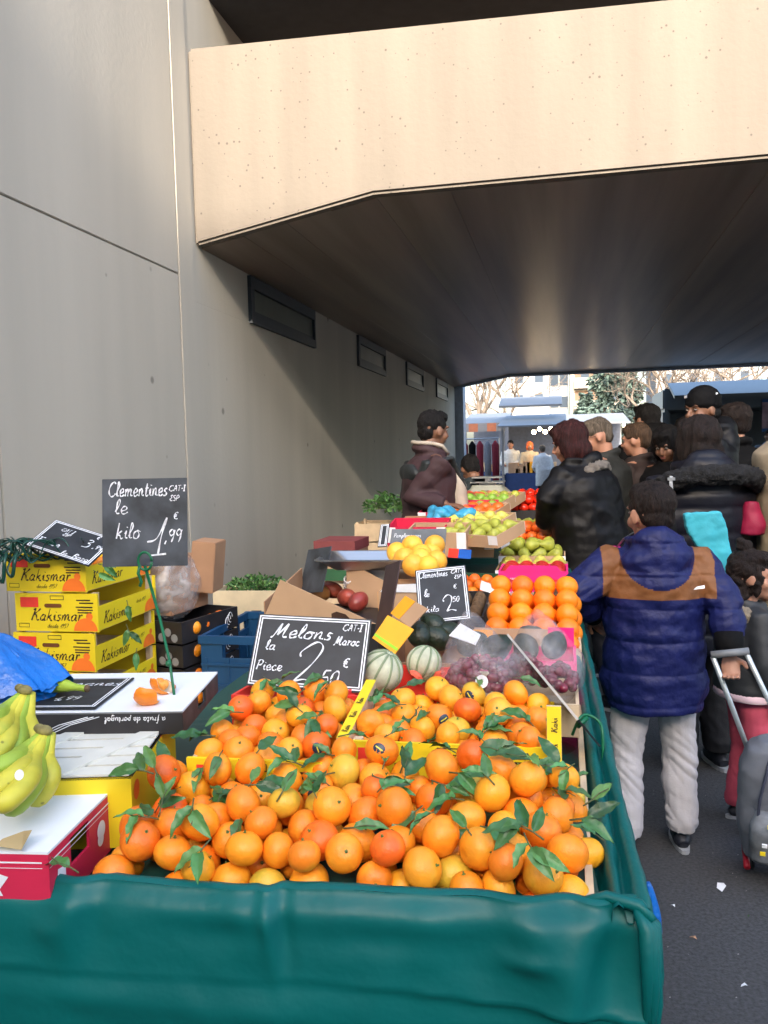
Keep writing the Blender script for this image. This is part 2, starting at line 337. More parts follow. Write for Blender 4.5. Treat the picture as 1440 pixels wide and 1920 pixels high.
# end pilaster of the wall with the far side's bluish daylight put into its colour
q = MB(); q.T = Matrix.Translation((-WX, -5, 0)); q.box(WX-.6, 18.12, 0, WX+.17, 18.6, 4.7); q.build('end_pilaster', mat('pilaster_daylight', (.42, .47, .55), .7), t, bevel=.01)

t = thing('road_bridge', 'concrete road bridge with a broad cream beam crossing over the market stalls', 'bridge', (2, 5.05, 0))
tt = Matrix.Translation((-2, -5.05, 0))
q = MB(); q.T = tt; q.prism([(WX+.002, 2.85), (-1.12, 3.07), (9, 3.07), (9, 3.72), (WX+.002, 4.07)], 5.05, 5.15)
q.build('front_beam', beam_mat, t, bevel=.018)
q = MB(); q.T = tt; n = 26
# soffit: boarded underside, in wide boards running along the passage with slightly different levels
xs = [WX+.002]+[WX+.002+(1.178)*k/4 for k in range(1, 5)]+[-1.12+k*.46 for k in range(1, 23)]
for i in range(len(xs)-1):
    def zz(x): return 2.852+(.22)*(min(x, -1.12)-WX)/1.18
    dz = .003*((i*7) % 3)
    q.prism([(xs[i], zz(xs[i])+dz), (xs[i+1], zz(xs[i+1])+dz), (xs[i+1], 3.6), (xs[i], 3.6)], 5.151, 17.9)
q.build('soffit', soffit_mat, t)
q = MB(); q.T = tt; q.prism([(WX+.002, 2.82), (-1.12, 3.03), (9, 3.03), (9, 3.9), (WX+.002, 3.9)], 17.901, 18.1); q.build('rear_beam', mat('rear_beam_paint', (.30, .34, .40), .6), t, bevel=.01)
for y in (5.6, 9.6, 13.6, 17.2): q = MB(); q.T = tt; q.tube([(8.6, y, 0), (8.6, y, 3.2)], .35, 20); q.build('column', concrete, t)
q = MB(); q.T = tt; q.box(-7, 5.42, 4.55, 12, 18.1, 5.3); q.box(-7, 5.2, 5.0, 12, 5.419, 5.6); q.box(-7, 5.2, 4.72, 12, 5.419, 4.95); q.build('upper_deck', dark_deck, t)

# unseen block added behind the camera, its height set to shade the stall
t = thing('shade_block', 'unseen rendered block of flats added behind the camera to shade the market', 'building', (2, -14, 0))
q = MB(); q.box(-30, -8, 0, 40, 0, 10.55); q.build('wall', mat('render_wall', (.55, .50, .43), .8, .05), t)
q = MB()
for i in range(22):
    for k in range(3): q.box(-28+i*3, .0, 1.2+k*3.2, -26.6+i*3, .04, 2.8+k*3.2)
q.build('window_row', mat('far_window', (.03, .04, .05), .2), t)

# ================================================================ the stall
t = thing('market_stall', 'long trestle stall draped in glossy dark teal tarpaulin', 'market stall', (-.5, 1.15, 0))
TM = Matrix.Translation((.5, -1.15, 0))
A0 = Vector((.105, 1.165)); A1 = Vector((-.045, 7.3))                 # right edge of the table
B0 = Vector((-1.75, .985))                                            # front edge, far left
fd = (A0-B0).normalized(); fn = Vector((fd.y, -fd.x)); flen = (A0-B0).length
def front_pt(u, v):
    """u 0..1 along the front from the left, v metres down from the rim"""
    s = u*flen; x = B0.x+fd.x*s; y = B0.y+fd.y*s; z = .852-v
    rim = math.exp(-(v/.018)**2)
    sag = .0015*math.sin(s*9)+.001*math.sin(s*23+1)
    out = -.018*rim + .012*(1-math.exp(-v/.05))
    crease = .30+.035*(s-1.0)*(1 if s > .8 else .6)+.008*math.sin(s*7)            # long horizontal fold
    crease = .122+.028*max(0, s-1.4)/.4-.01*max(0, 1.1-s)+.003*math.sin(s*7)+.003*nz((s*9, 0, 0)); d = v-crease; dpt = .6+.4*math.sin(s*3.1+1)
    out += (.022*dpt*math.exp(d/.03) if d < 0 else .022*dpt*math.exp(-d/.004)) + (.010*(1-math.exp(-d/.02)) if d > 0 else 0)
    out *= 1.0
    for (c, a, wd, dep, sl) in ((.62, .012, .03, .06, .3), (1.02, .014, .028, .07, -.2), (1.32, .016, .014, .06, .25), (1.70, .020, .05, .10, .9), (1.80, .016, .03, .2, -.6), (.25, .012, .04, .08, .2), (1.28, .007, .03, .06, .5), (1.58, .008, .05, .05, -.5)):
        e = s-c-sl*v*.5
        out += a*math.exp(-(e/wd)**2)*math.exp(-((v-.035)/dep)**2) - .5*a*math.exp(-((e-wd*1.4)/wd)**2)*math.exp(-((v-.05)/dep)**2)
    for (c, vc, a, wu, wv) in ((1.70, .075, .010, .035, .014), (.98, .06, .005, .02, .02), (1.3, .17, .005, .15, .02), (1.05, .16, .004, .1, .02), (1.5, .06, -.006, .10, .02), (1.25, .06, -.005, .08, .02)):
        out += a*math.exp(-((s-c)/wu)**2-((v-vc)/wv)**2)
    out += .008*nz((s*1.6, v*2.0, 3))+.0028*nz((s*6, v*8, 1))+.0018*nz((s*20, v*22, 5))
    z += sag*math.exp(-v/.04) + .003*nz((s*8, 0, 2))*math.exp(-v/.03)
    return (x+fn.x*out, y+fn.y*out, z)
q = MB(); q.T = TM; NU, NV = 260, 120; vs = []
for i in range(NU+1):
    for j in range(NV+1):
        vs.append(front_pt(i/NU, (j/NV)**1.25*.84))
q.add(vs, [(i*(NV+1)+j, i*(NV+1)+j+1, (i+1)*(NV+1)+j+1, (i+1)*(NV+1)+j) for i in range(NU) for j in range(NV)])
# roll of the rim inward
vs = []
for i in range(NU+1):
    a = Vector(front_pt(i/NU, 0)); inn = -fn
    for k, (di, dz) in enumerate(((0, 0), (.006, .004), (.014, .004), (.022, -.002), (.026, -.02), (.027, -.065))):
        vs.append((a.x+inn.x*di, a.y+inn.y*di, a.z+dz+.002*nz((i*.06, k*.5, 9))))
q.add(vs, [(i*6+j, (i+1)*6+j, (i+1)*6+j+1, i*6+j+1) for i in range(NU) for j in range(5)])
q.build('front_cloth', tarp, t, smooth=True)
sdv = (A1-A0).normalized(); sn = Vector((sdv.y, -sdv.x)); sn = sn if sn.x > 0 else -sn; slen = (A1-A0).length
q = MB(); q.T = TM; vs = []; prof = [(-.10, -.058), (-.052, -.056), (-.045, -.03), (-.042, .0), (-.034, .007), (-.026, .0), (-.022, -.022), (-.016, -.022), (-.012, .0), (-.004, .008), (.006, .004), (.012, -.01), (.016, -.05), (.020, -.12), (.022, -.25), (.02, -.42), (.018, -.6), (.02, -.83)]
NS = 200; NP = len(prof)
for i in range(NS+1):
    s = (i/NS)**1.6*slen; b = A0+sdv*s
    for k, (o, dz) in enumerate(prof):
        wv = (.006*nz((s*6, k*.35, 4))+.003*nz((s*18, k*.8, 7)))*(1 if k > 3 else .3)
        oo = o+wv+(.012*math.sin(s*5+k*.2)*min(1, max(0, (k-11)/5.)))
        vs.append((b.x+sn.x*oo, b.y+sn.y*oo, .85+dz+.003*nz((s*9, 1, 1))*(k > 3 and k < 13)))
q.add(vs, [(i*NP+j, (i+1)*NP+j, (i+1)*NP+j+1, i*NP+j+1) for i in range(NS) for j in range(NP-1)])
q.build('side_cloth', tarp, t, smooth=True)
q = MB(); q.T = TM                                                    # crumpled corner gather
for k in range(7):
    a = R(-80+k*26); q.tube([(A0.x-.012, A0.y+.01, .852), (A0.x+.012*math.cos(a), A0.y+.012*math.sin(a), .83), (A0.x+.018*math.cos(a), A0.y+.018*math.sin(a), .76-.02*(k % 3)), (A0.x+.016*math.cos(a)-.004, A0.y+.016*math.sin(a), .62)], [.006, .012, .009, .002], 8)
q.tube([(A0.x-.10, A0.y+.012, .846), (A0.x-.05, A0.y+.02, .856), (A0.x-.005, A0.y+.008, .852), (A0.x+.012, A0.y-.006, .84)], [.004, .008, .010, .006], 10)
q.build('corner_gather', tarp, t, smooth=True)
q = MB(); q.T = TM                                                    # covered table top
n_ = 60; vs = []
for i in range(n_+1):
    for j in range(n_+1):
        v = j/n_; y = 1.0+v*6.3; xr = A0.x+(A1.x-A0.x)*(y-1.165)/(7.3-1.165)-.045; xl = -1.7 if y < 2.0 else -1.02
        x = xl+(xr-xl)*i/n_; vs.append((x, max(y, 1.03+(x+1.7)*.098), .792+.003*nz((x*9, y*9, 0))))
q.add(vs, [(i*(n_+1)+j, (i+1)*(n_+1)+j, (i+1)*(n_+1)+j+1, i*(n_+1)+j+1) for i in range(n_) for j in range(n_)]); q.build('table_cover', tarp_in, t, smooth=True)
q = MB(); q.T = TM
for y in (1.3, 3.2, 5.1, 6.9):
    for x in (-.98, -.1): q.box(x-.02, y, 0, x+.02, y+.04, .765)
    q.box(-1.0, y, .72, -.08, y+.04, .764)
q.box(-1.0, 1.25, .766, -.0, 7.2, .786); q.build('trestle_frame', wood, t)
q = MB(); q.T = TM; q.box(A0.x-.078, A0.y+.05, .795, A0.x-.066, 2.15, .838); q.build('edge_board', wood, t)

# ---------------------------------------------------------------- crates
def crate(label, cx, cy, z, wd, dp, ht, yaw=0, mt=wood, style='slat', group=None, tilt=(0, 0), floor=None, end=None, cat='crate', name='fruit_crate', th=.008, liner=None):
    """open crate, origin at the centre of its base; width along x, depth along y"""
    t = thing(name, label, cat, (cx, cy, z), (R(tilt[0]), R(tilt[1]), R(yaw)), group)
    b = MB(); b.box(-wd/2+th, -dp/2+th, 0, wd/2-th, dp/2-th, floor if floor else .008); b.build('base', liner or mt, t)
    for sx in (-1, 1):
        b = MB(); x0, x1 = sorted((sx*wd/2, sx*(wd/2-th)))
        if style == 'kaki': b.box(x0, -dp/2+th, .004, x1, dp/2-th, ht*.66)
        elif style == 'slat': 
            b.box(x0, -dp/2+th, .004, x1, dp/2-th, ht*.42); b.box(x0, -dp/2+th, ht*.55, x1, dp/2-th, ht)
        else: b.box(x0, -dp/2+th, 0, x1, dp/2-th, ht)
        b.build('side_panel', end or mt, t)
    for sy in (-1, 1):
        b = MB(); y0, y1 = sorted((sy*dp/2, sy*(dp/2-th))); b.box(-wd/2, y0, 0, wd/2, y1, ht); b.build('end_panel', mt, t)
    if style in ('slat', 'kaki'):
        for sx in (-1, 1):
            for sy in (-1, 1):
                b = MB(); x0, x1 = sorted((sx*(wd/2-th-.001), sx*(wd/2-th-.019))); y0, y1 = sorted((sy*(dp/2-th-.001), sy*(dp/2-th-.019))); b.box(x0, y0, .009, x1, y1, ht+(.012 if style == 'slat' else .001)); b.build('corner_post', wood, t)
    return t
def child_text(parent, strings, M_, mt, name='printed_lettering', bars=()):
    b = MB(); b.T = M_
    for (s, x, y, size, wdt, *ex) in strings: text(b, s, x, y, size, wdt, *(ex or []))
    for (x0, y0, x1, y1) in bars: b.add([(x0, y0, 0), (x1, y0, 0), (x1, y1, 0), (x0, y1, 0)], [(0, 1, 2, 3)])
    return b.build(name, mt, parent)
def disc(mb, x, y, r, h=0., n=20, a0=0, a1=360):
    vs = [(x, y, h)]+[(x+r*math.cos(R(a0+(a1-a0)*k/n)), y+r*math.sin(R(a0+(a1-a0)*k/n)), h) for k in range(n+1)]
    mb.add(vs, [(0, k+1, k+2) for k in range(n)])

def face_front(y, x=0, z=0): return basis((x, y, z), (1, 0, 0), (0, 0, 1))
def face_right(x, y=0, z=0): return basis((x, y, z), (0, 1, 0), (0, 0, 1))

# ---------------------------------------------------------------- fruit
def fruit_mesh(name, r, mt, flat=.9, dimple=.10, seed=0, n=28, m_=18, lump=.02):
    b = MB(); b.ell((0, 0, 0), (r, r, r*flat), n=n, mm=m_); vs = []
    for v in b.v:
        v = Vector(v); d = v.normalized(); k = 1+lump*nz(d*1.3+Vector((seed*3.1, 0, 0)))
        top = math.exp(-((1-d.z)/.02)); bot = math.exp(-((1+d.z)/.03)); k -= dimple*(top+bot*.6)
        if d.z > .5: k += .012*math.cos(8*math.atan2(d.y, d.x))*(d.z-.5)*(1-top)
        vs.append(tuple(v*k))
    b.v = vs; return b.mesh(name, mt, True)
cal = MB(); vs = [(0, 0, .0025)]
for k in range(10):
    a = k*math.pi/5; rr = .006 if k % 2 == 0 else .0028; vs.append((rr*math.cos(a), rr*math.sin(a), .0008 if k % 2 else 0))
cal.add(vs, [(0, 1+k, 1+(k+1) % 10) for k in range(10)]); cal.tube([(0, 0, .001), (.0005, 0, .005)], .0014, 6); CALYX = cal.mesh('calyx', calyx_mat, True)
def sticker_mesh(r):
    b = MB(); vs = []; fs = []
    for i in range(5):
        for k in range(14):
            a = k*math.pi/7; q_ = i/4; x, y = .0095*q_*math.cos(a), .012*q_*math.sin(a); vs.append((math.sqrt(r*r-x*x-y*y)+.0006, x, y))
    for i in range(4):
        for k in range(14): fs.append((i*14+k, i*14+(k+1) % 14, (i+1)*14+(k+1) % 14, (i+1)*14+k))
    b.add(vs, fs); b.cur = 1
    b.add([(math.sqrt(r*r-y*y-x*x)+.0011, x, y) for y in (-.008, -.004, 0, .004, .008) for x in (-.0012+y*.15, .0012+y*.15)], [(2*i, 2*i+1, 2*i+3, 2*i+2) for i in range(4)])
    return b.mesh('sticker', [mat('sticker_navy', (.012, .03, .06), .35), mat('sticker_stripe', (.75, .65, .05), .4)], True)
CLEM = {}
for cn, mt in clem_mats.items():
    CLEM[cn] = [(fruit_mesh('clementine_'+str(k), 1.0*r, mt, fl, .12, k+len(cn)), r) for k, (r, fl) in enumerate(((.0278, .9), (.0300, .86), (.0258, .92), (.0325, .88)))]
STK = {r: sticker_mesh(r*.985) for r in (.0278, .0300, .0258, .0325)}
def put_clem(p, cn, k, label, group, sticker=False, calyx=None, rot=None):
    me, r = CLEM[cn][k]; o = link('clementine', me, None, p, None, label, 'clementine', group)
    if rot is None: rot = Euler((random.gauss(0, .9), random.gauss(0, .9), random.uniform(0, 6.28)))
    o.rotation_euler = rot
    up = (rot.to_matrix() @ Vector((0, 0, 1)))
    if up.z > .1 and up.y < .5: link('calyx', CALYX, o, (0, 0, r*(.9, .86, .92, .88)[k]*.875))
    if sticker:
        s = link('sticker', STK[r], o); s.rotation_mode = 'QUATERNION'
        d = (CAMO-Vector(p)).normalized()+Vector((random.uniform(-.5, .5), random.uniform(-.2, .3), random.uniform(-.3, .3))); d.normalize()
        s.rotation_quaternion = rot.to_matrix().inverted().to_quaternion() @ d.to_track_quat('X', 'Z') @ Euler((random.uniform(-1.2, 1.2), 0, 0)).to_quaternion()
    return o
def pack(n, inside, base, rads, seed, cand=3500, stop=None, bbox=(-1, 0, 1, 2), top=None):
    """gravity packing: each fruit takes the lowest free resting place"""
    rg = np.random.default_rng(seed); P = np.zeros((0, 4)); out = []
    for it in range(n):
        r = rads[rg.integers(len(rads))]
        x = rg.uniform(bbox[0], bbox[2], cand); y = rg.uniform(bbox[1], bbox[3], cand); ok = inside(x, y, r); x, y = x[ok], y[ok]
        bz = base(x, y)+r*.9; z = bz.copy()
        if len(P):
            d2 = (x[:, None]-P[None, :, 0])**2+(y[:, None]-P[None, :, 1])**2; rr = ((r+P[None, :, 3])*.93)**2
            z = np.maximum(z, np.where(d2 < rr, P[None, :, 2]+np.sqrt(np.maximum(rr-d2, 0)), -9).max(1))
        key = z-top(x, y) if top else z-bz
        i = int(np.argmin(key))
        if stop is not None and key[i]+r > stop: break
        P = np.vstack([P, [x[i], y[i], z[i], r]]); out.append((x[i], y[i], z[i], r))
    return out
RK = {.0278: 0, .0300: 1, .0258: 2, .0325: 3}
def pick_colour(x):
    q_ = random.random()
    w_ = (.50, .20, .26, .04) if x < -.3 else (.42, .10, .42, .06)
    for c, a in zip(('orange', 'deep orange', 'yellow orange', 'greenish yellow'), w_):
        if q_ < a: return c
        q_ -= a
    return 'orange'
def leaf_mesh(L, W, bend, curl, mt, seed):
    b = MB(); n = 12; vs = []; cols = 6
    for i in range(n+1):
        u = i/n; wd = W*(math.sin(math.pi*u**.8)**.8)*(1-.2*u)+.0004; 
        for j in range(cols+1):
            v = (j/cols-.5)*2; x = u*L; y = v*wd*.5; z = -bend*L*u*u + abs(v)*wd*.22*(1+curl) + .0025*math.sin(u*17+seed)*abs(v)
            vs.append((x, y, z))
    b.add(vs, [(i*(cols+1)+j, (i+1)*(cols+1)+j, (i+1)*(cols+1)+j+1, i*(cols+1)+j+1) for i in range(n) for j in range(cols)]); return b.mesh('leaf', mt, True)
LEAF = [leaf_mesh(L, W, bd, cu, leaf_mats[mi], k) for k, (L, W, bd, cu, mi) in enumerate(((.064, .026, .15, 0, 0), (.06, .026, .35, .4, 1), (.070, .030, .2, -.5, 0), (.05, .022, .1, .8, 1), (.060, .026, .45, 0, 1), (.06, .024, .25, .4, 2), (.10, .048, .25, -.3, 0)))]
tw = MB(); tw.tube([(-.02, 0, -.004), (0, 0, 0), (.02, .004, .002), (.04, .002, .004)], [.0016, .0014, .0012, .001], 6); TWIG = tw.mesh('twig', twig_mat, True)
def sprig(p, nrm, n, label, group, big=False, yaw=None, sc=1.0, pale=False):
    t = thing('leaf_sprig', label, 'leaves', p, group=group); nrm = Vector(nrm).normalized(); q_ = nrm.to_track_quat('Z', 'Y')
    t.rotation_mode = 'QUATERNION'; t.rotation_quaternion = q_ @ Euler((0, 0, yaw if yaw is not None else random.uniform(0, 6.28))).to_quaternion()
    t.scale = (sc, sc, sc); link('twig', TWIG, t)
    for k in range(n):
        mi = 6 if big else (5 if pale else random.choice((0, 0, 1, 2, 3, 4, 4, 1, 5)))
        a = (0 if n == 1 else (k-(n-1)/2)*random.uniform(.7, 1.2))+random.uniform(-.25, .25)
        link('leaf', LEAF[mi], t, (.01*k, 0, .003*k), (random.uniform(-.5, .5), random.uniform(-.35, .1), a))
    return t
# --- front heap on a tilted display board
dbz = lambda y: .80+(y-1.15)*.11
t = thing('display_board', 'tilted wooden board under the front heap of clementines', 'board', (-.32, 1.32, .80), (0, 0, R(5)))
q = MB(); q.prism([(-.13, -.002), (.16, -.002), (.16, .05), (-.13, .018)], -.37, .36, 'x'); q.build('board_wedge', tarp_in, t)
rimY = lambda x: 1.165+(x-.105)*.0973
def inside_front(x, y, r):
    lo = rimY(x)+.028+r; hi = np.where(x < -.45, 1.415, 1.51)-r*.9+np.where(x > -.04, .05, 0); rx = A0.x-.052-(y-1.165)*.024
    return (y > lo) & (y < hi) & (x > -.745+r) & (x < rx-r*.6)
top_front = lambda x, y: .868+(y-1.1)*.135-np.where(x > -.06, (x+.06)*.75, 0)
heap = pack(262, inside_front, lambda x, y: np.maximum(.792+0*x, .80+(y-1.15)*.11)-np.where(x > -.05, .015, 0), (.0278, .0300, .0258, .0325, .0300, .0325), 3, bbox=(-.76, 1.0, .1, 1.8), stop=.064, top=top_front)
print('HEAP', len(heap))
tops = []
def top_z(P, x, y):
    z = -9; who = None
    for (a, b, c, r) in P:
        d2 = (a-x)**2+(b-y)**2
        if d2 < r*r and c+math.sqrt(r*r-d2) > z: z = c+math.sqrt(r*r-d2); who = (a, b, c, r)
    return z, who
def surface(P): return [p for p in P if top_z(P, p[0], p[1])[1] == p]
def fill(P, where, group):
    top = set(surface(P))
    for p in P:
        cn = pick_colour(p[0]); vis = p in top
        if not vis and not any(top_z(P, p[0]+.85*p[3]*math.cos(a_), p[1]+.85*p[3]*math.sin(a_))[1] == p for a_ in np.arange(0, 6.2, .5)): continue
        put_clem(p[:3], cn, RK[p[3]], '%s clementine %s' % (cn, where), group, sticker=vis and random.random() < .07)
fill(heap, 'lying loose in the front heap behind the teal rim', 'clementines in the front heap')
# --- two kaki crates behind it, with their yellow printed ends
def yellow_crate(label, cx, cy, z, wd, dp, ht, yaw=0, group=None, floor=None, front_txt=True, tilt=(0, 0), side_txt=True, upside=False):
    t = crate(label, cx, cy, z, wd, dp, ht, yaw, yellow, 'kaki', group, tilt, floor, name='clementine_crate', liner=wood, end=yellow)
    M_ = face_front(-dp/2-.0012, -wd/2, 0)
    if upside: M_ = M_ @ Matrix.Translation((wd, ht, 0)) @ Matrix.Rotation(math.pi, 4, 'Z')
    sc = wd/.30
    child_text(t, [('Kakismar', .055*sc, .036, .056*sc, .0050, .35, 0, .92), ('desde 1957', .115*sc, .012, .019, .0018, .3)], M_, ink)
    k = MB(); k.T = M_; k.add([(.02, ht-.045, 0), (.085, ht-.045, 0), (.085, ht-.012, 0), (.02, ht-.012, 0)], [(0, 1, 2, 3)]); k.build('red_panel', red_print, t)
    k = MB(); k.T = M_; disc(k, wd-.045, .003, .042, 0, 16, 0, 180); disc(k, wd-.03, .05, .012, .0004); k.build('orange_slice_print', orange_print, t)
    k = MB(); k.T = M_; 
    for i, (x, y, l) in enumerate(((.225, .098, .05), (.235, .089, .05), (.222, .076, .06), (.228, .067, .055), (.228, .059, .05))): k.add([(x*sc, y*ht/.12, 0), ((x+l)*sc, y*ht/.12, 0), ((x+l)*sc, (y+.004)*ht/.12, 0), (x*sc, (y+.004)*ht/.12, 0)], [(0, 1, 2, 3)])
    for (x0, y0, x1, y1) in ((.13, .100, .18, .102), (.13, .112, .18, .114), (.13, .102, .132, .112), (.178, .102, .18, .112), (.012, .024, .05, .0255), (.012, .012, .05, .0135), (.012, .0135, .0135, .024), (.0485, .0135, .05, .024)): k.add([(x0*sc, y0*ht/.12, 0), (x1*sc, y0*ht/.12, 0), (x1*sc, y1*ht/.12, 0), (x0*sc, y1*ht/.12, 0)], [(0, 1, 2, 3)])
    k.build('small_print', ink, t)
    hs = MB(); hs.T = M_; n = 10; x0, x1, yc, rr = .115*sc, .165*sc, .082*ht/.12, .0065
    pts = [(x1+rr*math.cos(R(-90+18*i)), yc+rr*math.sin(R(-90+18*i)), .0006) for i in range(11)]+[(x0+rr*math.cos(R(90+18*i)), yc+rr*math.sin(R(90+18*i)), .0006) for i in range(11)]
    hs.add(pts, [tuple(range(22))]); hs.build('hand_slot', mat('slot_shadow_orange', (.16, .05, .01), .8), t)
    if side_txt:
        M2 = face_right(wd/2+.0012, -dp/2, 0); child_text(t, [('Kakismar', .03, ht*.18, .054, .005, .35, 0, .92), ('desde 1957', .25, ht*.40, .017, .0015, .3)], M2, ink)
        k = MB(); k.T = M2; disc(k, dp-.05, .006, .042, 0, 16, 0, 180); disc(k, dp-.035, .055, .010); k.build('orange_slice_print', orange_print, t)
    return t
cl = yellow_crate('yellow clementine crate behind the left half of the front heap', -.585, 1.615, .80, .265, .37, .128, 3, 'open kaki crates of clementines on the stall', floor=.05)
cr = yellow_crate('wide yellow clementine crate with tall end posts in the middle of the stall', -.225, 1.715, .80, .41, .30, .128, 2, 'open kaki crates of clementines on the stall', floor=.05)
# upright corner boards with print on their faces
for (x, y, lb, tl) in ((-.435, 1.60, 'yellow topped wooden slat rising left of the melon board post', None),): 
    k = MB(); k.T = Matrix.Translation((0, 0, 0)); 
t = thing('crate_slat', 'pale wooden slat with yellow printed top between the two open clementine crates', 'slat', (-.438, 1.70, .93), (R(6), R(0), R(2)))
k = MB(); k.box(-.011, -.155, -.045, .011, .15, .024); k.build('wood', wood, t); k = MB(); k.box(-.0115, -.155, .0245, .0115, .15, .0255); k.build('yellow_label', yellow, t)
child_text(t, [('Kaki', .02, -.005, .017, .0026, .1), ('Kaki', .09, -.005, .017, .0026, .1), ('Kaki', .16, -.005, .017, .0026, .1)], basis((0, -.15, .0268), (0, 1, 0), (-1, 0, 0)), ink)
t = thing('crate_slat', 'upright wooden slat with yellow sticker at the right end of the open crate', 'slat', (-.022, 1.588, .80), (R(-8), 0, R(2)))
k = MB(); k.box(-.014, -.008, 0, .014, .008, .20); k.build('wood', wood, t); k = MB(); k.box(-.0135, -.0095, .095, .0135, -.0085, .20); k.build('yellow_label', yellow, t)
child_text(t, [('Kaki', .0, 0, .016, .0024, .1), ('Kaki', .05, 0, .016, .0024, .1)], basis((.006, -.0105, .10), (0, 0, 1), (-1, 0, 0)), ink)
def in_box(x0, y0, x1, y1): return lambda x, y, r: (x > x0+r) & (x < x1-r) & (y > y0+r) & (y < y1-r)
hl = pack(62, in_box(-.715, 1.43, -.45, 1.80), lambda x, y: .852+0*x, (.0278, .0300, .0258, .0300), 11, bbox=(-.73, 1.43, -.44, 1.81), stop=.075, top=lambda x, y: .905+(y-1.45)*.12)
hr = pack(76, in_box(-.43, 1.57, -.03, 1.86), lambda x, y: .852+0*x, (.0278, .0300, .0258, .0300), 12, bbox=(-.43, 1.57, -.02, 1.87), stop=.07, top=lambda x, y: .90+(y-1.57)*.10)
fill(hl, 'in the open crate behind the left of the heap', 'clementines in the left open crate')
fill(hr, 'in the wide open crate with end posts', 'clementines in the wide open crate')
# a few against the left boxes
def sprigs(P, n, where, group, seed):
    S = surface(P); random.seed(seed); random.shuffle(S)
    for p in S[:n]:
        a = random.uniform(0, 6.28); x, y = p[0]+.018*math.cos(a), p[1]+.018*math.sin(a); z, wq = top_z(P, x, y)
        if wq is None or y < rimY(x)+.085: continue
        nn = Vector((x-wq[0], y-wq[1], z-wq[2])).normalized()*.6+Vector((0, -.45, .6))
        sprig((x, y, z+.006), nn, random.choice((1, 1, 2, 2, 3)), 'glossy green leaves %s' % where, group, sc=random.uniform(.65, .95))
sprigs(heap, 62, 'lying on the front heap of clementines', 'leaf sprigs on the front heap', 21)
sprigs(hl, 9, 'in the left open clementine crate', 'leaf sprigs in the left open crate', 22)
sprigs(hr, 13, 'in the wide open clementine crate', 'leaf sprigs in the wide open crate', 23)
for (px, py, z, yaw, n, lb) in ((900, 1400, .965, -.3, 1, 'large dark green leaf at the back right of the front heap'), (1090, 1535, .925, .1, 2, 'green leaves poking over the right rim of the stall'), (1110, 1500, .90, .6, 1, 'pale leaf resting against the right teal rim'),
        (860, 1450, .95, -.2, 2, 'dark leaves near the back middle of the front heap'), (1000, 1560, .93, 2.6, 4, 'hanging cluster of leaves at the right of the front heap'), (990, 1580, .93, -1.2, 3, 'dark leaf cluster pointing down beside the right oranges'),
        (270, 1445, .97, 3.0, 2, 'dark leaf on the clementine beside the slatted box'), (290, 1440, .97, 2.2, 1, 'upright pale leaf leaning over the white slats'), (130, 1625, .89, 2.8, 1, 'dark leaf at the corner of the magenta box'), (380, 1590, .90, 4.4, 2, 'long pale leaf standing in the left of the front heap'),
        (560, 1300, .99, 4.2, 3, 'leaf cluster at the back of the left open crate'), (440, 1335, .98, 3.3, 2, 'leaves on the left of the left open crate')):
    sprig(Zp(px, py, z), (0, -.55, .8), n, lb, None, big='large' in lb, yaw=yaw, sc=.9, pale='pale' in lb)

# ================================================================ left boxes, bananas, signs
def lidbox(label, corners_px, z, ht, mt, top_mt, name='fruit_box', depth=None, cat='box'):
    """upturned tray: near-right, near-left, far-left, far-right corners of its top"""
    c = [Zp(x, y, z) for x, y in corners_px]; o = c[0]; X_ = (c[0]-c[1]); X_.z = 0; Y_ = (c[3]-c[0]); Y_.z = 0
    wd = X_.length; dp = depth or Y_.length; M_ = basis(o, X_, Y_)
    t = thing(name, label, cat); t.matrix_world = M_ @ Matrix.Translation((0, 0, -ht)); th = .005
    b = MB(); b.box(-wd, 0, ht-.004, 0, dp, ht); b.build('top_panel', top_mt, t)
    return t, wd, dp
# magenta box, front left
t, wd, dp = lidbox('magenta printed fruit box with white top and black side slot at the front left corner', [(90, 1598), (-230, 1592), (-140, 1484), (237, 1487)], .905, .105, red_card, white_card)
h = .105
b = MB(); b.box(-wd, 0, 0, 0, .005, h-.0045); b.build('front_panel', red_card, t)
b = MB(); b.box(-.005, .0051, 0, 0, dp*.32, h-.0045); b.box(-.005, dp*.32, 0, 0, dp*.62, h*.45); b.box(-.005, dp*.62, 0, 0, dp, h-.0045); b.box(-.005, dp*.32, h*.88, 0, dp*.62, h-.0045); b.build('side_panel', red_card, t)
b = MB(); b.box(-wd, dp-.005, 0, -.006, dp, h-.0045); b.build('back_panel', red_card, t)
b = MB(); b.box(-.16, .006, h-.0001, -.12, .02, h+.0004); b.build('handle_slot', black_card, t)
b = MB(); b.T = face_front(-.0012, -.30, 0); b.add([(0, h-.018, 0), (.29, h-.018, 0), (.29, h-.0155, 0), (0, h-.0155, 0)], [(0, 1, 2, 3)]); b.add([(0, h-.026, 0), (.29, h-.026, 0), (.29, h-.025, 0), (0, h-.025, 0)], [(0, 1, 2, 3)])
disc(b, .16, h-.058, .022); disc(b, .145, h-.05, .016, .0003); disc(b, .172, h-.048, .014, .0006)
b.add([(.12, h-.062, .0005), (.15, h-.066, .0005), (.15, h-.060, .0005), (.12, h-.056, .0005)], [(0, 1, 2, 3)])
b.add([(.20, h-.07, 0), (.225, h-.07, 0), (.22, h-.06, 0), (.235, h-.04, 0), (.22, h-.035, 0), (.21, h-.06, 0)], [tuple(range(6))]); b.build('white_fruit_print', white_paint, t)
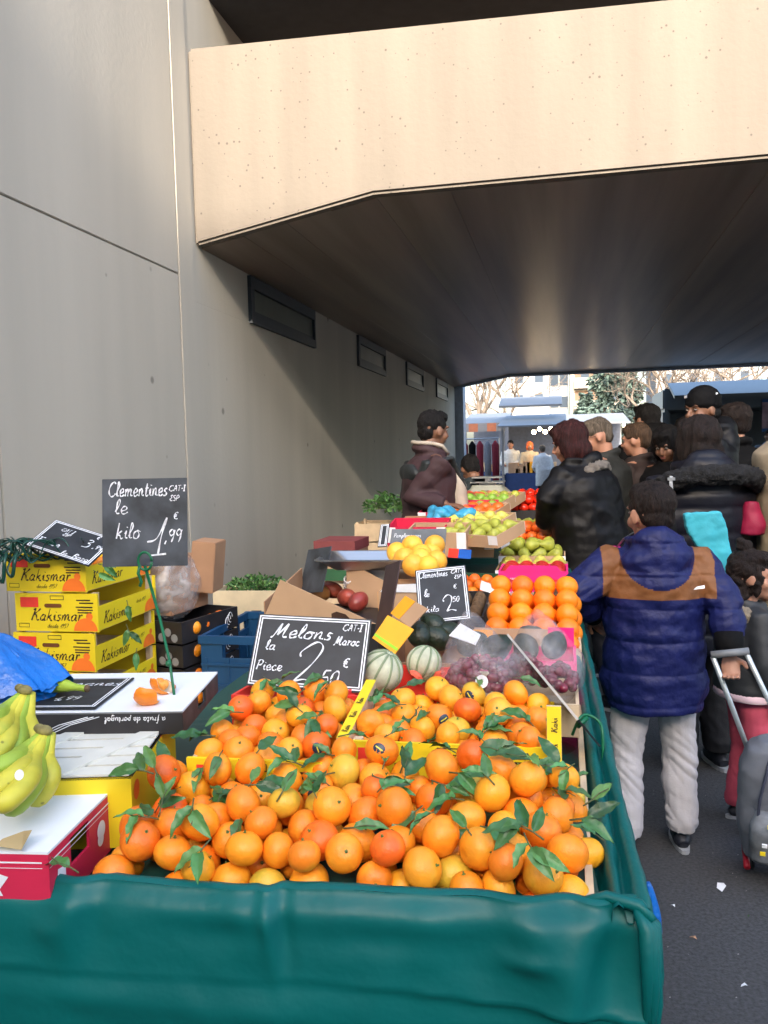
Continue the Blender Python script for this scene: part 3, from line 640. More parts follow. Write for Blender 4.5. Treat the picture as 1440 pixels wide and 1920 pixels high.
b = MB(); b.T = face_right(.0012, 0, 0); b.add([(0, h-.018, 0), (dp, h-.018, 0), (dp, h-.0155, 0), (0, h-.0155, 0)], [(0, 1, 2, 3)]); b.add([(0, h-.026, 0), (dp, h-.026, 0), (dp, h-.025, 0), (0, h-.025, 0)], [(0, 1, 2, 3)])
disc(b, dp*.82, h*.52, .016); disc(b, dp*.80, h*.38, .012, .0003); b.add([(.02, .03, 0), (.05, .03, 0), (.05, .06, 0), (.025, .065, 0)], [(0, 1, 2, 3)]); b.build('white_side_print', white_paint, t)
# peel scrap on it
b = MB(); b.add([(0, 0, 0), (.05, -.005, 0), (.052, .02, .02), (.03, .03, .012), (.005, .012, .006)], [(0, 1, 2, 3, 4)]); b.build('melon_rind', mat('rind', (.45, .33, .16), .6), None, loc=Zp(-10, 1586, .912), label='dry triangular rind scrap on the white box top', cat='scrap')
# slatted upturned crate
BZ = .935
t, wd, dp = lidbox('upturned yellow fruit crate with white slatted base between the magenta box and the black box', [(245, 1456), (-60, 1466), (-20, 1372), (336, 1366)], BZ, .13, yellow, black_card, name='fruit_crate', depth=.34, cat='crate')
for i in range(7): b = MB(); b.box(-wd, .003+i*.048, .1302, -.004, .043+i*.048, .1342); b.build('base_slat', wood_white, t)
for (x0, x1) in ((-.30, -.06), (-.14, .06)):
    b = MB(); b.T = Matrix.Translation((0, 0, .1344)); b.add([(x, y, z) for z in (0, .004) for (x, y) in ((x0-.02, .0), (x0+.02, .0), (x0+.15, .24), (x0+.11, .24))], [(0, 3, 2, 1), (4, 5, 6, 7), (0, 1, 5, 4), (1, 2, 6, 5), (2, 3, 7, 6), (3, 0, 4, 7)]); b.build('cross_slat', wood_white, t)
b = MB(); b.box(-wd, 0, 0, 0, .006, .130); b.build('front_panel', yellow, t)
b = MB(); b.box(-.007, .0061, 0, -.0002, dp, .130); b.build('side_panel', yellow, t)
b = MB(); b.box(-wd, dp-.007, 0, -.008, dp, .130); b.build('back_panel', wood, t)
child_text(t, [('Kakismar', .045, .035, .048, .0068, .35)], face_front(-.0012, -wd, 0) @ Matrix.Translation((wd, .132, 0)) @ Matrix.Rotation(math.pi, 4, 'Z'), ink)
b = MB(); b.T = face_right(.0010, 0, 0); disc(b, .03, .095, .018, 0); b.build('orange_slice_print', orange_print, t)
# black portugal box
CZ = .985
t, wd, dp = lidbox('upturned black fruit box with pale top and white lettering printed upside down on its front', [(342, 1333), (20, 1337), (70, 1272), (417, 1273)], CZ, .048, black_card, white_card, depth=.30)
h = .048
b = MB(); b.box(-wd, 0, 0, 0, .005, h-.0045); b.build('front_panel', black_card, t)
b = MB(); b.box(-.005, .0051, 0, 0, dp*.4, h-.0045); b.box(-.005, dp*.4, .0, 0, dp*.62, h*.25); b.box(-.005, dp*.62, 0, 0, dp, h-.0045); b.build('side_panel', mat('worn_black_card', (.06, .045, .04), .6, .4, 25), t)
b = MB(); b.box(-wd, dp-.005, 0, -.006, dp, h-.0045); b.build('back_panel', black_card, t)
b = MB(); b.box(-wd, -.0004, h-.004, .0004, .0, h-.001); b.build('edge_strip', grey_metal, t)
child_text(t, [('a fruta de portugal', 0, 0, .017, .0022, .12, 0, 1.0)], face_front(-.0012, 0, 0) @ Matrix.Translation((-.035, .036, 0)) @ Matrix.Rotation(math.pi, 4, 'Z'), white_paint)
b = MB(); b.T = face_front(-.0012, -wd, 0)
for k in range(3): b.tube([(.06+k*.012, .004, 0), (.10+k*.012, .022, 0), (.16+k*.012, .038, 0)], .0008, 4)
b.build('swoosh_print', white_paint, t)
# flat board lying on it, other one above the crates
def P(l, z): return [Zp(x, y, z) for x, y in l]
board('chalk price board with white border lying flat on the black box beside a banana', P([(20, 1272), (262, 1271), (168, 1326), (-90, 1330)], CZ+.006),
      [("Bananes", .45, .70, .05, .005, .2), ("1,99", .62, .22, .04, .004)])
pts = [Yp(107, 976, 2.42), Yp(215, 1012, 2.42), Yp(160, 1062, 2.30), Yp(45, 1020, 2.30)]
board('tilted chalk board reading Fraise la Barq 3,99 on top of the yellow crates', [Yp(107, 976, 2.44), Yp(222, 1010, 2.44), Yp(164, 1062, 2.30), Yp(44, 1020, 2.30)],
      [('Fraise', .07, .22, .035, .0045, .1, R(0), 1.0), ('la', .52, .07, .03, .0035), ('Barq', .70, .07, .032, .004), ('3', .66, .46, .06, .005), (',99', .82, .50, .03, .0035), ('CAT I', .22, .72, .022, .003), ('ESP', .30, .60, .02, .003), ('€', .75, .80, .022, .003)])
sb = board('large tall chalk board reading Clementines le kilo 1,99 on a green rod', [Yp(185, 894, 1.86), Yp(344, 901, 1.90), Yp(358, 1055, 1.88), Yp(198, 1068, 1.84)],
      [('Clementines', .075, .80, .052, .0045, .2, 0, .62), ('CAT-I', .79, .85, .020, .003), ('ESP', .80, .74, .019, .003), ('le', .15, .60, .052, .004), ('kilo', .16, .32, .055, .0042, .2, 0, .8), ('1', .50, .13, .13, .0055, .2), (',99', .73, .27, .045, .0042, .1), ('€', .84, .53, .024, .0032)], mt=slate_smear, border=False)
bc = lambda px, py, y: Yp(px, py, y)
t = thing('sign_rod', 'green plastic rod and ring clamp carrying the tall clementine board', 'sign holder', Zp(332, 1340, .94))
iv = Matrix.Translation(-t.location)
b = MB(); b.T = iv; b.tube([Yp(272, 1062, 1.845), Yp(300, 1160, 1.75), Yp(318, 1240, 1.66), Zp(332, 1342, .945)], [.004, .0035, .0032, .003], 8); b.build('rod', green_plastic, t, smooth=True)
b = MB(); b.T = iv; c = Yp(273, 1052, 1.835); b.tube([c+Vector((.018*math.cos(a), -.003, .022*math.sin(a))) for a in np.linspace(0, 6.2, 20)], .0032, 8); b.tube([c+Vector((-.016, 0, -.01)), c+Vector((-.02, -.002, -.03)), c+Vector((-.012, -.003, -.05)), c+Vector((-.016, -.004, -.062))], .004, 8); b.build('ring_clamp', green_plastic, t, smooth=True)
b = MB(); b.T = iv; b.ell(Yp(316, 1244, 1.655), .007); b.build('joint_knob', green_plastic, t, smooth=True)
# bananas
ban = mat('banana_peel', (.56, .50, .045), .5, .22, 14, .05, 60, spots=(34, .215, .45), patch=(.34, .42, .05)); ban_g = mat('banana_green', (.30, .42, .04), .45, .15, 14, .05, 60); ban_tip = mat('banana_tip', (.10, .06, .03), .8)
def banana(b, pts, r, n=14):
    """five-sided soft banana section along pts"""
    P_ = _cr3(pts, 5); k = len(P_); rad = []
    for i in range(k):
        u = i/(k-1); rad.append(r*min(1, .34+.2*u/.1 if u < .1 else .54+(u-.1)*2.3)*(1 if u < .8 else max(.22, 1-((u-.8)/.2)**2*.8)))
    b.tube(P_, rad, n)
def _cr3(p, k=4):
    p = [Vector(v) for v in p]; q_ = [p[0]]+p+[p[-1]]; o = []
    for i in range(1, len(q_)-2):
        for t_ in range(k):
            u = t_/k; o.append(.5*((2*q_[i])+(-q_[i-1]+q_[i+1])*u+(2*q_[i-1]-5*q_[i]+4*q_[i+1]-q_[i+2])*u*u+(-q_[i-1]+3*q_[i]-3*q_[i+1]+q_[i+2])*u**3))
    return o+[p[-1]]
def hand_of_bananas(label, crown, tips, z0, r, sticker=None):
    t = thing('banana_bunch', label, 'bananas', crown, group='banana bunches'); iv = Matrix.Translation(-Vector(crown))
    for k, tp in enumerate(tips):
        c = Vector(crown)+Vector((.004*(k-2), .003*k, -.006)); tp = Vector(tp); mid1 = c.lerp(tp, .3)+Vector((.006, -.01, -.012)); mid2 = c.lerp(tp, .62)+Vector((.035, -.018, .0))
        b = MB(); b.T = iv; banana(b, [c, mid1, mid2, tp+Vector((.02, 0, 0)), tp], r); o = b.build('banana', ban if k % 3 else ban_g, t, smooth=True)
        b = MB(); b.T = iv; b.ell(tp, (.007, .007, .007)); b.build('tip', ban_tip, o, smooth=True)
    b = MB(); b.T = iv; b.ell(Vector(crown)+Vector((0, 0, .002)), (.016, .010, .010)); b.ell(Vector(crown)+Vector((-.010, 0, .006)), (.010, .008, .008)); b.build('crown', mat('banana_crown', (.20, .17, .06), .8, .4, 60), t, smooth=True)
    return t
def bp(px, py, z): return Zp(px, py, z)
hand_of_bananas('upper greenish banana bunch hanging over the left edge of the black box', Yp(46, 1296, 1.36), [Yp(-75, 1365, 1.22), Yp(-60, 1400, 1.20), Yp(-45, 1430, 1.19), Yp(-15, 1440, 1.22), Yp(30, 1425, 1.28)], 0, .0175)
t = hand_of_bananas('lower yellow green banana bunch with a white sticker resting on the slatted crate', Yp(83, 1372, 1.27), [Yp(-45, 1445, 1.13), Yp(-30, 1478, 1.10), Yp(-8, 1500, 1.09), Yp(10, 1506, 1.13), Yp(55, 1490, 1.20)], 0, .018)
b = MB(); disc(b, 0, 0, .008, 0, 16); b.build('sticker', white_paint, t, loc=Yp(36, 1453, 1.085)-t.location, rot=(R(70), 0, 0))
t = thing('single_banana', 'single green banana lying on the flat chalk board', 'banana', Zp(50, 1290, CZ+.02)); iv = Matrix.Translation(-t.location)
b = MB(); b.T = iv; P_ = _cr3([Zp(28, 1302, CZ+.012), Zp(60, 1290, CZ+.024), Zp(100, 1283, CZ+.03), Zp(130, 1287, CZ+.03), Zp(160, 1291, CZ+.028)], 6); b.tube(P_, [.018*min(1, .3+i/len(P_)*4)*(1 if i < len(P_)*.55 else max(.4, 1-(i/len(P_)-.55)*2.3)) for i in range(len(P_))], 12); b.build('peel', ban_g, t, smooth=True)
b = MB(); b.T = iv; b.ell(Zp(163, 1291, CZ+.028), (.007, .007, .008)); b.build('stem_end', ban_tip, t, smooth=True)
# peeled clementine pieces
peel_in = mat('pith', (.80, .68, .50), .7)
for (px, py, rz, tl, lb) in ((275, 1306, .3, -38, 'half peeled clementine skin nearest on the pale box top'), (304, 1284, 1.6, 30, 'second peeled clementine piece behind beside the green rod')):
    t = thing('clementine_peel', lb, 'peel', Zp(px, py, CZ+.018), (R(tl), R(10), rz))
    for (r_, mt_, nm) in ((.030, clem_mats['orange'], 'outer_skin'), (.0275, peel_in, 'pith')):
        b = MB(); vs = []; n1, n2 = 8, 24
        for i in range(n1+1):
            for j in range(n2+1):
                a = 6.2832*j/n2; p = -math.pi/2+(1.45+.35*math.sin(a*2+px)+.15*math.sin(a*5))*i/n1; vs.append((r_*math.cos(a)*math.cos(p), r_*math.sin(a)*math.cos(p), r_*math.sin(p)*.75+.004))
        b.add(vs, [(i*(n2+1)+j, i*(n2+1)+j+1, (i+1)*(n2+1)+j+1, (i+1)*(n2+1)+j) for i in range(n1) for j in range(n2)]); b.build(nm, mt_, t, smooth=True)
    for k in range(5): b = MB(); a = k*.9; b.ell((.009*math.cos(a), .009*math.sin(a), -.002), (.006, .011, .013), Euler((0, .5, a)), 10, 8); b.build('segment', mat('segment_flesh', (.90, .36, .06), .3), t, smooth=True)
# blue plastic bag heap
c = Zp(-22, 1275, 1.02); t = thing('carrier_bag_pile', 'folded bright blue plastic carrier bags fanned at the left edge above the bananas', 'plastic bags', c)
for k in range(8):
    b = MB(); nu, nv = 16, 60; vs = []
    for i in range(nu+1):
        for j in range(nv+1):
            u, a = i/nu, -1.75+2.5*j/nv; rr = .02+(.185-.010*k)*u; ruf = (.002+.010*u)*nz((a*3.2+k*5, u*1.5, k))*1.6+.006*u*nz((a*11, u*3, k))
            vs.append(((rr*1.0+.02*nz((a*2, k, 0)))*math.cos(a)-.01, .55*rr*math.sin(a)-.01+ruf*.6, .075+.004*(8-k)-(.105+.005*k)*u**1.7+ruf*.9+.006*nz((a*4, u*5, k))))
    b.add(vs, [(i*(nv+1)+j, (i+1)*(nv+1)+j, (i+1)*(nv+1)+j+1, i*(nv+1)+j+1) for i in range(nu) for j in range(nv)]); b.build('folded_bag', blue_bag, t, smooth=True)
# ---------------------------------------------------------------- storage behind: kaki stack, black crates, blue crate
t = thing('side_trestle', 'low wooden trestle against the wall carrying the stacked crates', 'table', (-1.6, 3.0, 0)); b = MB(); b.box(-.62, -.75, .50, .62, 1.0, .55); b.build('top', wood, t)
for x in (-.55, .5):
    for y in (-.7, .9): b = MB(); b.box(x, y, 0, x+.06, y+.06, .4995); b.build('leg', wood, t)
for i, (dx, yaw) in enumerate(((.01, 1), (0, 0), (0, 0), (.012, 1), (-.012, -1.5))):
    z = .555+i*.130; nmz = ('lowest', 'second lowest', 'middle', 'second from the top', 'topmost')[i]
    yellow_crate('yellow printed clementine crate, %s of the stack by the wall' % nmz, -1.625+dx, 2.565, z, .295, .40, .124, yaw, 'yellow crates stacked by the wall', floor=.03)
    cz = z+.03
    Pk = pack(15 if i == 4 else 8, (lambda x, y, r: (x > -1.755+r) & (x < -1.49-r) & (y > 2.38+r) & (y < 2.75-r)) if i == 4 else (lambda x, y, r: (x > -1.60+r) & (x < -1.49-r) & (y > 2.38+r) & (y < 2.75-r)), lambda x, y: cz+0*x, (.0278, .0258), 40+i, bbox=(-1.76, 2.37, -1.48, 2.76), stop=.07 if i == 4 else .02)
    for p in Pk: put_clem(p[:3], 'orange', RK[p[3]], 'clementine inside the yellow crate %s of the wall stack' % nmz, 'clementines in the yellow stack')
for (px, py, y, n, yaw) in ((240, 1135, 2.45, 1, 4.8), (240, 1180, 2.42, 2, 4.9), (185, 1075, 2.3, 1, 5.6), (195, 1060, 2.32, 2, 5.9), (255, 1225, 2.45, 1, 4.4)):
    sprig(Yp(px, py, y), (.6, -.7, .3), n, 'green leaves sticking out of the yellow crate stack', 'leaf sprigs on the yellow stack', yaw=yaw, sc=.9)
# dark green strapping bundle
b = MB(); random.seed(5); c = Yp(50, 1042, 2.33)
for k in range(34):
    x0 = random.uniform(-.30, .02); pts = [(x0+.05*math.sin(a*1.3+k)+a*.03, random.uniform(-.03, .03)+.05*math.cos(a+k), .02+.035*math.sin(a*2+k*1.7)-.02*abs(x0)) for a in np.linspace(0, 4, 7)]
    b.tube(_cr3(pts, 4), .0035, 5, flat=.35)
for k in range(7):
    x0 = -.20+k*.035; b.tube(_cr3([(x0, -.06, .02), (x0+.02, -.10, .0), (x0+.012, -.105, -.05-.01*(k % 3)), (x0-.008, -.10, -.03), (x0-.004, -.07, .01)], 5), .006, 5, flat=.35)
b.build('strapping_bundle', mat('strapping_green', (.004, .05, .035), .3), None, smooth=True, loc=c, label='tangled dark green plastic strapping on top of the yellow crates', cat='strapping')
# brown carton wrapped in film
pc = Yp(330, 1145, 2.95)
t = thing('brown_carton', 'brown cardboard carton half wrapped in crumpled clear film on the black crates', 'carton', (pc.x+.02, 2.98, .90), (0, 0, R(-8))); b = MB(); b.box(-.20, -.13, 0, .03, .13, .21); b.build('body', brown_card, t, bevel=.003)
b = MB(); b.T = Matrix.Translation((.14, .05, .06)) @ Euler((0, R(6), R(14))).to_matrix().to_4x4(); b.box(-.125, -.02, .0, -.03, .12, .20); b.build('side_flap', brown_card, t, bevel=.003)
b = MB(); b.ell((-.03, -.05, .10), (.115, .13, .135), n=40, mm=24); b.v = [tuple(Vector(v)*(1+.10*nz(v, 14)+.10*abs(nz(v, 30)))) for v in b.v]; b.build('film_wrap', mat('thick_clear_film', (.62, .60, .58), .1, .3, 14, 1.0, 38, alpha=.34, spec=1), t, smooth=True)
for i in range(4):
    z = .553+i*.088; lb = ('bottom', 'second', 'third', 'top')[i]
    t = crate('black printed clementine carton, %s of the dark stack beside the yellow crates' % lb, -1.455, 2.95, z, .27, .34, .08, -14, black_card, 'solid', 'black cartons beside the yellow stack', floor=.01)
    b = MB(); b.T = face_front(-.171, -.135, 0); 
    for k in range(3): disc(b, .235-.03*k, .02+.02*(k % 2), .016, .0003*k, 10)
    b.build('pale_ornament_print', mat('grey_print', (.25, .26, .27), .6), t)
    b = MB(); b.T = face_right(.1362, -.17, 0)
    for k in range(3): b.tube([(.27+.012*math.cos(a)+.01*k, .03+.02*math.sin(a)+.008*k, 0) for a in np.linspace(0, 5, 12)], .0012, 4)
    b.build('swirl_print', white_paint, t)
    for k in range(4):
        put_clem((-1.455+.10*math.cos(R(-14))+.0+.025*k*.25, 2.95-.11+.065*k, z+.045), 'deep orange' if k % 2 else 'orange', 0, 'clementine showing inside the %s black carton' % lb, 'clementines in the black cartons')
def stacking_crate(label, cx, cy, z, wd, dp, ht, yaw):
    t = thing('plastic_crate', label, 'crate', (cx, cy, z), (0, 0, R(yaw))); th = .006
    b = MB(); b.box(-wd/2, -dp/2, 0, wd/2, dp/2, .01); b.build('base', blue_plastic, t)
    for s in (-1, 1):
        b = MB(); y0, y1 = sorted((s*dp/2, s*(dp/2-th))); 
        b.box(-wd/2, y0, .0101, wd/2, y1, ht*.72); b.box(-wd/2, y0, ht*.72, -wd*.22, y1, ht*.9); b.box(wd*.22, y0, ht*.72, wd/2, y1, ht*.9); b.box(-wd/2-.008, y0-.006, ht*.9, wd/2+.008, y1+.006, ht)
        for k in range(4): x = -wd/2+.02+k*(wd-.04)/3; b.box(x-.004, y0-.004, .011, x+.004, y0-.0001, ht*.72)
        b.box(-wd/2, y0-.005, ht*.35, wd/2, y0-.0002, ht*.38); b.box(-wd/2, y0-.005, ht*.62, wd/2, y0-.0002, ht*.65); b.build('end_wall', blue_plastic, t)
        b = MB(); x0, x1 = sorted((s*wd/2, s*(wd/2-th))); b.box(x0, -dp/2+th, .0102, x1, dp/2-th, ht*.7); b.box(x0-.003, -dp/2+th, ht*.7, x1+.003, dp/2-th, ht*.78); b.box(x0-.005, -dp/2+th+.001, ht*.899, x1+.005, dp/2-th-.001, ht*.999)
        for k in range(6): y = -dp/2+.03+k*(dp-.06)/5; b.box(x0-.002, y-.006, ht*.78, x1+.002, y+.006, ht*.899); b.box(x0-.004, y-.004, .011, x1+.004, y+.004, ht*.7)
        b.build('side_wall', blue_plastic, t)
    return t
stacking_crate('empty dark blue plastic stacking crate between the black cartons and the melon board', -1.16, 3.02, .553, .30, .46, .29, 0)
t = crate('pale wooden crate of leafy green herbs against the wall behind the blue crate', -1.50, 3.85, .552, .34, .30, .30, 4, mat('pale_ply', (.66, .55, .36), .7), 'solid', floor=.2)
b = MB(); b.T = face_front(-.1512, 0, 0); b.box(.02, .19, 0, .07, .205, .0008); b.build('hand_slot', black_card, t)
def greens(label, c, r, n, seed, sc=1., name='leafy_greens', cat='greens'):
    random.seed(seed); b = MB()
    for k in range(n):
        a, rr = random.uniform(0, 6.28), random.random()**.5; o = Vector((r[0]*rr*math.cos(a), r[1]*rr*math.sin(a), r[2]*random.random()*(1-rr*.6))); d = Euler((random.uniform(-1, 1), random.uniform(-1, 1), random.uniform(0, 6))).to_matrix(); s = random.uniform(.02, .04)*sc; b.cur = random.randrange(3)
        b.add([tuple(o+d @ Vector(v)) for v in ((0, 0, 0), (s*.5, s*.25, .004), (s, 0, 0), (s*.5, -s*.25, .004), (s*.5, 0, -.006))], [(0, 4, 1), (4, 2, 1), (0, 3, 4), (3, 2, 4)])
    return b.build(name, leaf_mats, None, loc=c, label=label, cat=cat)
greens('curly green parsley heaped in the pale wooden crate by the wall', (-1.50, 3.85, .83), (.15, .13, .09), 420, 3)
# mango carton, slate, scale
mp = Zp(610, 1150, .88)
t = thing('mango_carton', 'open brown cardboard carton of mangoes with tall sloping flaps', 'carton', (-.82, 2.98, .80), (0, 0, R(-8)))
b = MB(); b.box(-.20, -.16, 0, .20, .16, .10); b.build('body', black_card, t)
b = MB(); b.prism([(-.245, .10), (.20, .10), (-.17, .245)], -.166, -.162, 'y'); b.build('front_flap', light_card, t)
b = MB(); b.prism([(-.03, .10), (.26, .10), (.26, .14), (-.03, .28)], .12, .124, 'y'); b.build('back_flap', light_card, t)
b = MB(); b.prism([(-.16, .10), (.16, .10), (.16, .24), (-.16, .16)], -.245, -.240, 'x'); b.build('side_flap', brown_card, t)
b = MB(); b.T = face_front(-.1672, 0, 0); b.add([(.03, .115, 0), (.10, .115, 0), (.085, .13, 0), (.05, .138, 0), (.03, .13, 0)], [(0, 1, 2, 3, 4)]); b.build('hand_slot', mat('slot_brown', (.05, .02, .01), .8), t)
mango = mat('mango_skin', (.35, .09, .04), .35, .5, 9, .03, 60, hue=.03)
for k, (px, py) in enumerate(((622, 1106), (600, 1112), (650, 1120), (690, 1112), (672, 1128))):
    b = MB(); b.ell((0, 0, 0), (.05, .036, .034)); b.build('mango', mango, None, smooth=True, loc=Zp(px, py, .94), rot=(.2*k, .3, k*1.1), label='red and green mango in the brown carton', cat='mango', group='mangoes')
b = MB(); 
for k in range(9): a = k/8; b.tube([(.022*math.cos(t_)*(1-.3*a), .022*math.sin(t_)*(1-.3*a), .06*a) for t_ in np.linspace(0, 6.283, 14)], .0022, 5, cap=False)
for k in range(10): t_ = k*.628; b.tube([(.022*math.cos(t_), .022*math.sin(t_), 0), (.019*math.cos(t_+.4), .019*math.sin(t_+.4), .03), (.0155*math.cos(t_+.8), .0155*math.sin(t_+.8), .06)], .002, 5)
for k in range(9): a = k/8; b.tube([(.02*math.cos(t_)*(1.2-.2*a)+.03, .02*math.sin(t_), -.03-.012*k) for t_ in np.linspace(0, 6.283, 14)], .0018, 5, cap=False)
b.build('foam_net', mat('white_foam', (.85, .83, .85), .7), None, smooth=True, loc=Zp(655, 1100, .97), rot=(R(50), R(-10), .3), label='white foam fruit net on the mangoes', cat='foam net')
board('dark chalk smeared board standing upright behind the brown mango carton', [Yp(572, 1036, 3.25), Yp(614, 1024, 3.12), Yp(611, 1110, 3.02), Yp(566, 1108, 3.15)], [], mt=slate_smear, border=False)
board('narrow maroon slate seen almost edge on beside the weighing scale', [Yp(722, 1062, 2.62), Yp(752, 1048, 2.45), Yp(724, 1200, 2.38), Yp(702, 1196, 2.55)], [], mt=mat('maroon_slate', (.06, .028, .03), .5, .3, 14), border=False)
t = thing('weighing_scale', 'market weighing scale with a wide shallow stainless steel pan', 'scale', (-.755, 3.20, .81), (0, 0, R(3)))
b = MB(); b.box(-.10, -.08, .0, .10, .14, .20); b.build('body', mat('scale_dark_body', (.22, .22, .22), .5), t, bevel=.01)
b = MB(); b.box(-.09, -.07, .2005, .09, .12, .235); b.build('pan_support', steel, t, bevel=.006)
def pan(b, w_, d_, h_, z0, fl=.7):
    o = [(-w_/2, -d_/2), (w_/2, -d_/2), (w_/2, d_/2), (-w_/2, d_/2)]
    def rr(w2, d2, z): 
        v = []; r_ = .03
        for (sx, sy, a0) in ((1, 1, 0), (-1, 1, 90), (-1, -1, 180), (1, -1, 270)):
            for k in range(6): a = R(a0+k*18); v.append((sx*(w2/2-r_)+r_*math.cos(a), sy*(d2/2-r_)+r_*math.sin(a), z))
        return v
    b.rings([rr(w_*fl, d_*fl, z0-.002), rr(w_, d_, z0+h_), rr(w_+.02, d_+.02, z0+h_), rr(w_+.02, d_+.02, z0+h_+.004), rr(w_-.01, d_-.01, z0+h_+.004), rr(w_*fl-.01, d_*fl-.01, z0+.004)])
b = MB(); pan(b, .38, .30, .04, .236); b.build('steel_pan', steel, t, smooth=False)
b = MB(); b.box(.172, -.15, .255, .180, .14, .272); b.build('orange_edge', mat('orange_edge_paint', (.45, .10, .02), .5), t)

# ================================================================ middle of the stall
Kx = lambda y: A0.x+(A1.x-A0.x)*(y-A0.y)/(A1.y-A0.y)-.06          # inner face of the right rim
# melon cartons
melon_mat = mat('melon_skin', (.55, .56, .40), .6, .25, 22, .3, 120); melon_rib = mat('melon_rib', (.24, .30, .17), .6)
def melon(c, r, label, ang=0):
    t = thing('melon', label, 'melon', c, (R(12), R(25), ang), 'netted green melons'); b = MB(); b.ell((0, 0, 0), (r, r, r*.95), n=40, mm=20)
    b.v = [tuple(Vector(v)*(1-.05*abs(math.cos(5*math.atan2(v[1], v[0])))**6)) for v in b.v]; b.build('skin', melon_mat, t, smooth=True)
    b = MB()
    for k in range(10):
        a = math.pi*k/5+math.pi/10*0; b.tube([(r*.955*math.cos(a)*math.cos(p), r*.955*math.sin(a)*math.cos(p), r*.95*math.sin(p)*.995) for p in np.linspace(-1.4, 1.4, 12)], .0035, 5)
    b.build('green_stripe', melon_rib, t, smooth=True)
def red_crate(label, cx, cy, wd, dp, yaw, ht=.115):
    t = crate(label, cx, cy, .80, wd, dp, ht, yaw, red_box, 'solid', 'red melon cartons', name='melon_carton', liner=brown_card, floor=.02)
    b = MB(); b.T = face_front(-dp/2-.0012, 0, 0); disc(b, wd*.05, .025, .022, .0, 14, 0, 180); b.build('melon_print', mat('pale_green_print', (.5, .66, .5), .6), t)
    b = MB(); b.box(wd/2-.045, -dp/2, ht, wd/2, dp/2, ht+.004); b.build('top_flap', red_box, t)
    child_text(t, [('melon', -.09, 0, .030, .004, .1)], basis((wd/2-.02, 0, ht+.0052), (0, 1, 0), (-1, 0, 0)), white_paint)
    b = MB(); b.box(-wd/2-.0005, -dp/2-.0012, .055, wd/2, -dp/2-.0002, .0575); b.build('fold_line', mat('fold_red', (.95, .25, .05), .5), t)
    return t
red_crate('red cardboard carton whose corner shows left of the Melons board', -.635, 2.02, .30, .34, -6)
red_crate('red cardboard carton of two melons to the right of the Melons board', -.385, 1.99, .24, .30, -5, .13)
for (px, py, z, r, lb, a) in ((715, 1258, .945, .056, 'netted melon beside the right edge of the Melons board', .3), (795, 1243, .94, .047, 'netted melon in the right red carton under the orange flap', 1.4)): melon(Zp(px, py, z), r, lb, a)
b = MB()
for k in range(18): b.ell((random.uniform(-.1, .1), random.uniform(-.09, .09), random.uniform(0, .03)), (.02, .012, .008), Euler((k, k*2, 0)), 6, 4)
b.build('shredded_tissue', mat('coral_tissue', (.85, .12, .06), .7, .2, 40, .4, 90), None, loc=Zp(770, 1265, .90), label='coral red shredded tissue packed round the melons', cat='packing', kind='stuff')
board('wide white bordered chalk board reading Melons la piece 2,50 leaning behind the clementines', [Yp(486, 1151, 1.99), Yp(695, 1161, 2.0), Yp(683, 1300, 1.90), Yp(462, 1284, 1.89)],
      [('Melons', .14, .68, .052, .0055, .3, 0, 1.15), ('CAT-I', .76, .82, .024, .0035), ('Maroc', .70, .62, .032, .0045, .3, 0, .85), ('la', .11, .50, .036, .0042), ('Piece', .06, .22, .036, .0042, .1), ('2', .36, .08, .15, .0055, .25), ('50', .62, .06, .055, .005, .2), ('.', .56, .07, .05, .006), ('€', .80, .32, .032, .0045)])
# avocado cartons with orange flaps
avo = mat('avocado_skin', (.012, .022, .010), .42, .4, 30, .35, 110)
def avocado(px, py, z, rot, lb): 
    b = MB(); b.ell((0, 0, 0), (.050, .037, .036), n=20, mm=12); b.v = [(x, y*(1-.35*max(0, x)/.05), zz*(1-.3*max(0, x)/.05)) for x, y, zz in b.v]
    b.build('avocado', avo, None, smooth=True, loc=Zp(px, py, z), rot=rot, label=lb, cat='avocado', group='dark avocados')
for k, (px, py, z, lb) in enumerate(((786, 1188, .965, 'left carton'), (812, 1172, .97, 'left carton'), (818, 1196, .95, 'left carton'), (843, 1188, .95, 'left carton'), (800, 1205, .93, 'left carton'), (886, 1206, .96, 'right carton'), (932, 1214, .965, 'right carton'), (1040, 1208, .94, 'right carton'), (985, 1212, .93, 'right carton'), (1000, 1195, .93, 'right carton'))):
    avocado(px, py, z, (.3*k, -.5, 1.9+.8*k), 'dark green avocado in the %s behind the melons and grapes' % lb)
crate('brown carton of avocados behind the melons', -.38, 2.38, .80, .24, .28, .11, 0, brown_card, 'solid', floor=.04, cat='carton', name='avocado_carton')
t = crate('long carton of avocados with a magenta end beside the right rim', -.12, 2.36, .80, .30, .20, .12, 0, pink_card, 'solid', floor=.04, cat='carton', name='avocado_carton')
b = MB(); b.box(-.145, .08, .12, .07, .084, .17); b.build('brown_back_flap', light_card, t); b = MB(); b.box(.0705, .08, .12, .145, .085, .175); b.build('coloured_flap', pink_card, t)
b = MB(); b.box(-.148, .0785, .10, -.09, .0795, .165); b.build('yellow_flap', orange_card, t)
